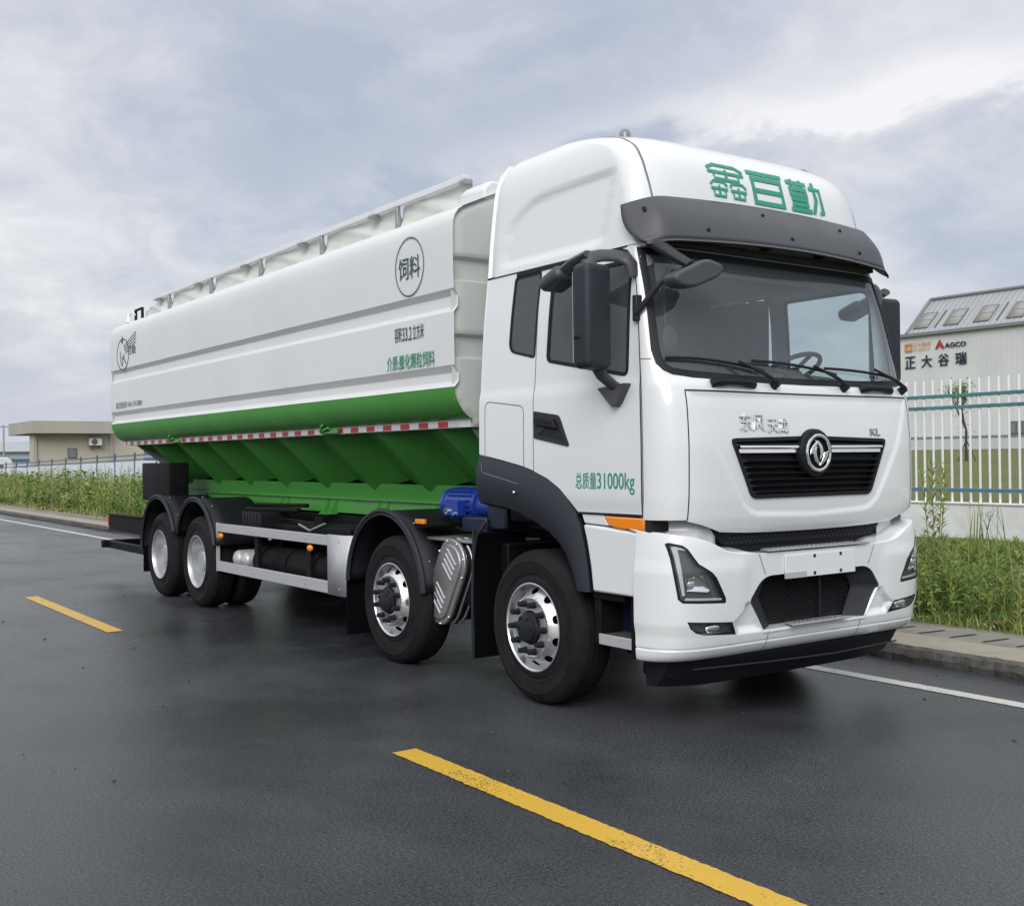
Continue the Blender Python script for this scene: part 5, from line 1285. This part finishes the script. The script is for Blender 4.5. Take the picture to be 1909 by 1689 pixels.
# far strip left of the truck
B=Blades()
clumps=[(-11-58*rg.random(),rg.uniform(3.4,8.6),rg.uniform(.5,1.6),rg.uniform(-.28,.32),rg.uniform(.55,1.25)) for _ in range(150)]
for i in range(24000):
    if rg.random()<.7:
        cx_,cy_,cr_,hu_,hh_=clumps[int(rg.random()*150)]; x=cx_+rg.gauss(0,cr_); y=cy_+rg.gauss(0,.5)
        if not (2.75<y<8.8): continue
    else: x=-11-60*rg.random()**.9; y=2.9+5.8*rg.random(); hu_,hh_=rg.uniform(-.1,.2),.75
    k=dens_noise(x*.55,y*.8)
    front_=min(1,max(.08,(y-2.6)/2.4)); h=(.40+.62*k*rg.random()+.25*rg.random())*front_*hh_
    B.blade((x,y,vz(x,y)-.02),rg.uniform(0,6.283),h,rg.uniform(.02,.05),rg.uniform(.1,.8),min(1,max(0,rg.gauss(.46+hu_+(.25 if y<3.8 else 0),.15))))
for i in range(1500):
    x=-12-56*rg.random(); y=rg.uniform(3.4,8.5); k2=dens_noise(x*.5+4,y*.7)
    leafy(B,x,y,vz(x,y),rg.uniform(.35,.9)*(.5+.75*k2),rg,n=16,ln=rg.uniform(.16,.30),wd=.055,hue=rg.uniform(.1,.75))
for i in range(500):
    x=-12-50*rg.random(); y=rg.uniform(3.2,8.4); broad(B,x,y,vz(x,y),rg.uniform(.3,1.15)*(.6 if y<4 else 1),rg.choice((0,.1,.25,.45,.7)),18,rg.uniform(.18,.34))
for i in range(160):
    x=-12-50*rg.random(); y=rg.uniform(3.4,8.6); h=rg.uniform(.8,1.5); z=vz(x,y); B.stem((x,y,z),(x+rg.uniform(-.2,.2),y,z+h),.012,.95)
    for k in range(10): B.leaf((x,y,z+h*rg.uniform(.7,1)),(rg.uniform(-1,1),rg.uniform(-1,1),.8),.12,.03,rg.uniform(.7,1))
for i in range(220):
    x=-14-26*rg.random(); y=rg.uniform(6.5,8.7); h=rg.uniform(1.0,1.55); B.blade((x,y,vz(x,y)),rg.uniform(0,6.28),h,.02,rg.uniform(.05,.2),rg.uniform(.1,.5),4)
kind(B.build('roadside_weeds',WEED),'stuff')
# fallen dry leaves and litter at the verge edge
B=Blades()
for (x,y,n_) in ((.62,3.50,10),(.95,3.42,6)):
    for i in range(n_):
        a=rg.uniform(0,6.28); B.leaf((x+rg.uniform(-.12,.12),y+rg.uniform(-.08,.08),.14+rg.uniform(0,.05)),(math.cos(a),math.sin(a),rg.uniform(.1,.8)),rg.uniform(.08,.16),.05,rg.uniform(0,1))
kind(B.build('dry_leaves',leaf_mat('dry_leaf',[(.22,.12,.06),(.30,.19,.10),(.17,.10,.06)])),'stuff')
# single tall plants
def plant(name,label,x,y,h,n,ln,wd,hue,seed,stems=1,spread=.05,cat='weed',wilt=None):
    q=random.Random(seed); z=vz(x,y)-.01; rt=root(name,label,cat,(x,y,z),'tall weeds on the verge')
    S=Blades(); Lf=Blades()
    for k in range(stems):
        a=q.uniform(0,6.28); hx,hy=x+math.cos(a)*spread*h,y+math.sin(a)*spread*h; hh=h*q.uniform(.75,1); S.stem((x+math.cos(a)*.02,y+math.sin(a)*.02,z),(hx,hy,z+hh),.008,.7)
        for i in range(n):
            t=.12+.88*i/n; b=i*2.399+q.uniform(-.4,.4); l_=ln*(1.2-.65*t)*q.uniform(.8,1.2)
            Lf.leaf((x+(hx-x)*t,y+(hy-y)*t,z+hh*t),(math.cos(b),math.sin(b),.2+1.0*t),l_,wd,min(1,max(0,hue+q.uniform(-.15,.15))),.3*(1-t))
    S.build('stem',WEED,rt); 
    if n: Lf.build('foliage',WEED,rt)
    return rt
plant('tall_weed','tall pale bushy weed growing against the fence beside the truck bumper',-1.25,5.3,1.38,60,.20,.022,.62,1,5,.10)
plant('tall_weed','upright feathery green weed with one straight dark stem, left of a similar pair',-.42,4.6,.66,34,.16,.018,.42,2)
plant('tall_weed','upright feathery green weed with one straight dark stem, right of a similar pair',-.17,4.7,.64,34,.16,.018,.40,3)
plant('tall_weed','broad dark green bushy weed at the right edge of the picture near the kerb',.62,4.2,.55,40,.17,.022,.12,4,6,.22)
def reed():
    x,y=-1.6,7.0; z=vz(x,y); rt=root('reed_clump','clump of reeds with pointed blades leaning in front of the white wall','reed',(x,y,z)); Bq=Blades(); q=random.Random(9)
    for i in range(16):
        b=q.uniform(0,6.28); Bq.blade((x+q.uniform(-.25,.25),y+q.uniform(-.1,.1),z),b,q.uniform(.5,1.0),.03,q.uniform(.1,.5),q.uniform(.2,.6),4)
    Bq.build('blade',WEED,rt)
reed()
def dry():
    x,y=-2.62,8.55; z=vz(x,y); rt=root('dry_shrub','leafless dark forked shrub standing against the white wall','shrub',(x,y,z)); g=MB(); q=random.Random(4)
    def br(p,d,l_,r_,k):
        e=p+d*l_; g.tube([p,(p+e)/2+Vector((q.uniform(-.01,.01),0,q.uniform(-.01,.01))),e],[r_,r_*.8,r_*.6],5)
        if k:
            for s in (-1,1,.3): br(e,(d+Vector((s*q.uniform(.25,.6),q.uniform(-.2,.2),q.uniform(-.1,.3)))).normalized(),l_*q.uniform(.6,.9),r_*.6,k-1)
    br(Vector((x,y,z)),Vector((.12,0,1)).normalized(),.17,.008,3); g.build('branch',mat('dark_bark',(.06,.05,.042),.9),rt)
dry()
# ---------------------------------------------------------------- white boundary wall and picket fence (right)
WALLP=mat('white_render',(.80,.82,.84),.8,bump=.12,bscale=9,vary=.28,vscale=1.6,vcol=(.62,.63,.62))
g=MB(); g.box(-11,5,8.90,9.06,.1,.955); wl=tag(g.build('boundary_wall',WALLP,None,bevel=.01),'low white rendered wall carrying the white picket fence beside the verge','wall')
g=MB(); g.box(-11,5,8.88,9.08,.957,.985); g.build('wall_coping',WALLP,wl,bevel=.006)
PICK=mat('white_fence_paint',(.84,.86,.88),.4); TEAL=mat('teal_fence_rail',(.085,.235,.255),.4,vary=.3,vscale=4); BLUR=mat('blue_fence_rail',(.10,.185,.31),.4)
FN=root('picket_fence','white steel picket fence with three teal blue rails on top of the low wall','fence',(-3,8.97,.985))
for z,m_ in ((1.165,BLUR),(2.375,TEAL),(2.545,TEAL)):
    g=MB(); g.box(-11,5,8.94,9.0,z-.025,z+.025); g.build('rail',m_,FN,bevel=.005)
g=MB(); g.box(-.0125,.0125,-.0125,.0125,0,1.80); PK=g.build('picket',PICK,FN,bevel=.003)
k=0; x=-10.9
while x<3.9:
    p=PK if k==0 else PK.copy()
    if k: COL.objects.link(p)
    p.location=(x,8.965,.985+ (0)); p.matrix_parent_inverse=Matrix.Translation((3,-8.97,-.985)); k+=1; x+=.15
# ---------------------------------------------------------------- warehouse with sign (right)
WY=52.0; CLAD=mat('white_cladding',(.55,.57,.575),.5,bump=.05,bscale=3,vary=.12,vscale=.25)
def ribbed(name,base,axis,period,dep):
    m=mat(name,base,.5,vary=.12,vscale=.3); n=m.node_tree.nodes; l=m.node_tree.links
    t=n.new('ShaderNodeTexCoord'); wv=n.new('ShaderNodeTexWave'); wv.wave_type='BANDS'; wv.bands_direction=axis; wv.inputs['Scale'].default_value=1/period*.314; l.new(t.outputs['Object'],wv.inputs['Vector'])
    bp=n.new('ShaderNodeBump'); bp.inputs['Strength'].default_value=.6; bp.inputs['Distance'].default_value=dep; l.new(wv.outputs['Fac'],bp.inputs['Height']); l.new(bp.outputs[0],n['Principled BSDF'].inputs['Normal']); return m
CLADR=ribbed('ribbed_white_cladding',(.64,.655,.66),'X',.3,.008); ROOFR=ribbed('ribbed_grey_roof',(.34,.36,.375),'X',.35,.06)
WH=root('warehouse','big pale ribbed steel warehouse with grey monitor roof and company sign behind the fence','warehouse',(-20,WY,1.9))
g=MB(); g.box(-34.6,20,WY,WY+30,1.6,8.76); g.build('wall',CLADR,WH)
g=MB(); g.box(-34.65,20,WY-.03,WY+.1,1.7,2.62); g.build('plinth',mat('pale_plinth',(.50,.53,.56),.7),WH)
g=MB(); g.box(-34.7,20,WY-.06,WY,2.60,2.72); g.build('drip_rail',mat('grey_trim',(.20,.22,.23),.5),WH)
g=MB(); g.box(-34.75,20,WY-.25,WY+.02,8.66,8.86); g.build('gutter',mat('grey_trim',(.20,.22,.23),.5),WH,bevel=.02)
g=MB(); g.prism([(WY+.1,8.86),(WY+2.6,11.05),(WY+6,11.4),(WY+30,9.0)],'x',-34.2,20); RF=g.build('roof',ROOFR,WH)
g=MB(); g.tube([(-34.25,WY+.1,8.9),(-34.25,WY+2.6,11.15)],.10,6); g.tube([(-34.2,WY+2.6,11.15),(20,WY+2.6,11.15)],.11,6); g.build('roof_trim',mat('grey_trim',(.20,.22,.23),.5),RF)
def onroof(x,t): return (x,WY+.1+2.5*t-.025,8.86+2.19*t+.03)
LOUV=mat('beige_louvre',(.31,.295,.28),.7); TRIM=mat('dark_trim',(.12,.125,.13),.6)
for x0 in (-34.0,-30.1,-26.2,-22.3,-18.4,-14.5):
    for xa,xb in ((x0,x0+.95),(x0+2.0,x0+2.95)):
        g=MB(); g.face([onroof(xa,.14),onroof(xb,.14),onroof(xb,.58),onroof(xa,.58)]); lv=g.build('louvre',LOUV,RF,solid=.02)
        g=MB(); 
        for (a,b) in (((xa,.14),(xb,.14)),((xb,.14),(xb,.58)),((xb,.58),(xa,.58)),((xa,.58),(xa,.14)),((xa,.36),(xb,.36))): g.tube([onroof(*a),onroof(*b)],.035,4)
        g.build('louvre_frame',TRIM,lv)
    g=MB(); g.tube([onroof(x0+1.45,.12),onroof(x0+1.45,.62)],.04,4); g.build('roof_seam',TRIM,RF)
for x0 in (-27.7,-26.2,-23,-21.5):
    g=MB(); g.box(x0,x0+1.2,WY-.08,WY-.02,2.74,3.45); wn=g.build('window',TRIM,WH); 
    for i in range(3):
        g=MB(); g.box(x0+.06+.38*i,x0+.36+.38*i,WY-.10,WY-.08,2.80,3.38); g.build('pane',mat('grey_window',(.20,.21,.22),.2),wn)
SG=flat('y',WY-.06,-1); SIGNK=mat('navy_sign_letters',(.02,.03,.06),.5); ORG=mat('orange_sign_letters',(.55,.27,.08),.5); RED=mat('red_sign_mark',(.42,.02,.03),.5)
sx=-34.24; adv=(-30.26+34.24-.66)/3
for i,c in enumerate('正大谷瑞'):
    text_on('sign_letter',c,SG,sx+adv*i,sx+adv*i+.68,6.80+.0*i,7.50,SIGNK,WH,off=.02,bold=.015,thick=.05)
patch('sign_letter',[[(-34.24,7.80),(-33.78,7.80),(-33.78,8.28),(-34.24,8.28)],[(-34.12,7.92),(-34.12,8.16),(-33.90,8.16),(-33.90,7.92)]],SG,ORG,WH,off=.02,thick=.05)
text_on('sign_letter','正大集团',SG,-33.70,-32.50,8.06,8.30,ORG,WH,off=.02,bold=.01); text_on('sign_letter','CP GROUP',SG,-33.70,-32.55,7.80,7.98,ORG,WH,off=.02,bold=.01)
patch('sign_mark',[[(-32.22,7.82),(-31.93,8.34),(-31.62,7.82),(-31.78,7.82),(-31.93,8.04),(-32.06,7.82)]],SG,RED,WH,off=.02,thick=.05)
text_on('sign_letter','AGCO',SG,-31.58,-30.26,7.84,8.10,SIGNK,WH,off=.02,bold=.02,thick=.05)
# ---------------------------------------------------------------- small tree on the lawn
TX,TY,TZ=-16.45,30,1.44
TR=root('young_tree','small spindly half bare tree on the lawn behind the picket fence','tree',(TX,TY,TZ))
g=MB(); q=random.Random(21); tips=[]
def br(p,d,l_,r_,k):
    e=p+d*l_; g.tube([p,(p+e)/2+Vector((q.uniform(-.04,.04),q.uniform(-.04,.04),0)),e],[r_,r_*.85,r_*.65],6)
    if k==0: tips.append(e); return
    for i in range(3): 
        a=q.uniform(0,6.28); br(e,(d*.9+Vector((math.cos(a)*.5,math.sin(a)*.5,.25))).normalized(),l_*q.uniform(.55,.8),r_*.6,k-1); 
    tips.append(e)
br(Vector((TX,TY,TZ-.05)),Vector((.0,0,1)),1.15,.055,3)
g.tube([(TX-.35,TY,TZ-.05),(TX-.02,TY,TZ+.7)],.02,5); g.tube([(TX+.38,TY,TZ-.05),(TX+.02,TY,TZ+.7)],.02,5)
g.build('trunk',mat('dark_bark',(.06,.05,.042),.9),TR)
Bt=Blades()
for e in tips:
    if q.random()<.45: continue
    for i in range(26):
        a=q.uniform(0,6.28); p=e+Vector((q.gauss(0,.16),q.gauss(0,.16),q.gauss(0,.13))); Bt.leaf(p,(math.cos(a),math.sin(a),q.uniform(-.5,.5)),q.uniform(.08,.15),.06,q.uniform(0,.5))
Bt.build('crown',WEED,TR)
# ---------------------------------------------------------------- left: panel fence, guardhouse, shed, van, poles
PANEL=mat('pale_blue_hoarding',(.72,.79,.86),.5,vary=.15,vscale=.5); NAVYP=mat('dark_blue_post',(.09,.13,.21),.5)
LF=root('hoarding_fence','pale blue white panel fence with dark blue posts along the weeds by the truck tail','fence',(-50,8.97,.4))
def lz(x): return 1.93+.012*(x+60)
x=-78.0; k=0
for i in range(23):
    x=-78.1+2.95*i; t=lz(x)
    g=MB(); g.box(x-.035,x+.035,8.90,8.97,.3,t+.02); g.build('post',NAVYP,LF)
    g=MB(); g.box(x+.04,x+2.90,8.93,8.96,.3,t-.34); g.build('panel',PANEL,LF)
for dz in (-.10,-.30):
    g=MB(); g.prism([(-78,lz(-78)+dz-.025),(-78,lz(-78)+dz+.025),(-13,lz(-13)+dz+.025),(-13,lz(-13)+dz-.025)],'y',8.92,8.96); g.build('rail',NAVYP,LF)
BEI=mat('beige_render',(.52,.475,.41),.85,vary=.15,vscale=.4,bump=.1,bscale=6); BEIR=mat('grey_beige_fascia',(.42,.405,.36),.8,vary=.12,vscale=.5)
GH=root('guardhouse','beige single storey guardhouse with flat overhanging roof behind the panel fence','guardhouse',(-66,11.5,1.0))
g=MB(); g.box(-64.75,-63.6,9.36,15.8,.6,3.56); gw=g.build('wall',BEI,GH)
g=MB(); g.box(-69.1,-62.7,9.05,13.75,3.50,4.25); g.build('roof',BEIR,GH,bevel=.02)
for ya_,yb_ in ((9.33,9.50),(13.7,13.9)):
    g=MB(); g.box(-63.62,-63.5,ya_,yb_,.6,3.5); g.build('corner_pilaster',BEIR,GH)
g=MB(); g.box(-63.58,-63.53,11.25,11.77,2.05,2.64); wf=g.build('window',TRIM,GH); g=MB(); g.box(-63.53,-63.515,11.30,11.72,2.10,2.59); g.build('pane',mat('grey_window',(.20,.21,.22),.2),wf)
AC=root('air_conditioner','white air conditioner unit mounted on the beige guardhouse wall','air conditioner',(-63.35,12.8,2.80))
g=MB(); g.box(-63.56,-63.2,12.44,13.17,2.80,3.24); ac=g.build('casing',PLATEW,AC,bevel=.02); g=MB(); g.lathe([(.001,.0),(.17,.0),(.185,-.01)],(-63.18,12.72,3.02),'x',20); g.build('fan_grille',TRIM,AC); g=MB(); g.box(-63.55,-63.2,12.5,12.53,2.62,2.80); g.box(-63.55,-63.2,13.05,13.08,2.62,2.80); g.build('bracket',TRIM,AC)
SHD=root('low_shed','long low pale blue white shed far behind the guardhouse at left','shed',(-112,20,1.0))
g=MB(); g.box(-118,-110,3,60,.5,3.0); g.build('wall',mat('pale_blue_wall',(.48,.55,.66),.6),SHD)
g=MB(); g.prism([(2.5,2.95),(2.5,3.1),(31,4.6),(60.5,3.1),(60.5,2.95)],'x',-118.5,-109.5); g.build('roof',mat('pale_roof',(.62,.66,.74),.5),SHD)
g=MB(); g.box(-109.98,-109.9,3,60,2.0,2.25); g.box(-109.98,-109.9,3,60,1.4,1.5); g.build('stripe',NAVYP,SHD)
VN=root('parked_van','white van with dark rear window parked at the far left beyond the weeds','van',(-78,10.2,.5))
g=MB(); g.prism([(8.6,.75),(8.6,2.05),(8.8,2.2),(10.6,2.2),(10.9,2.0),(11.05,1.3),(11.05,.75)],'x',-82,-77.4); g.build('body',PLATEW,VN,bevel=.06); g=MB(); g.box(-77.42,-77.36,9.72,10.33,1.3,1.72); g.build('window',TRIM,VN)
g=MB()
for yy in (9.0,10.7):
    for xx in (-81,-78.2): g.cyl((xx,yy-.12,.85),(xx,yy+.12,.85),.35,seg=20)
g.build('wheel',RUBBER,VN)
for i,(px_,py_,ph,lab) in enumerate(((-95.0,12.0,3.6,'thin grey pole nearest the left edge of the picture'),(-93.5,13.5,4.0,'thin grey pole with a small crossbar left of the guardhouse roof'))):
    P_=root('utility_pole',lab,'pole',(px_,py_,.5),'thin poles far away at left'); g=MB(); g.cyl((px_,py_,.5),(px_,py_,ph+1.0),.07,seg=8); g.build('shaft',GALV,P_)
    g=MB(); g.box(px_-.05,px_+.05,py_-.45,py_+.45,ph+.8,ph+.88); g.build('crossbar',GALV,P_)
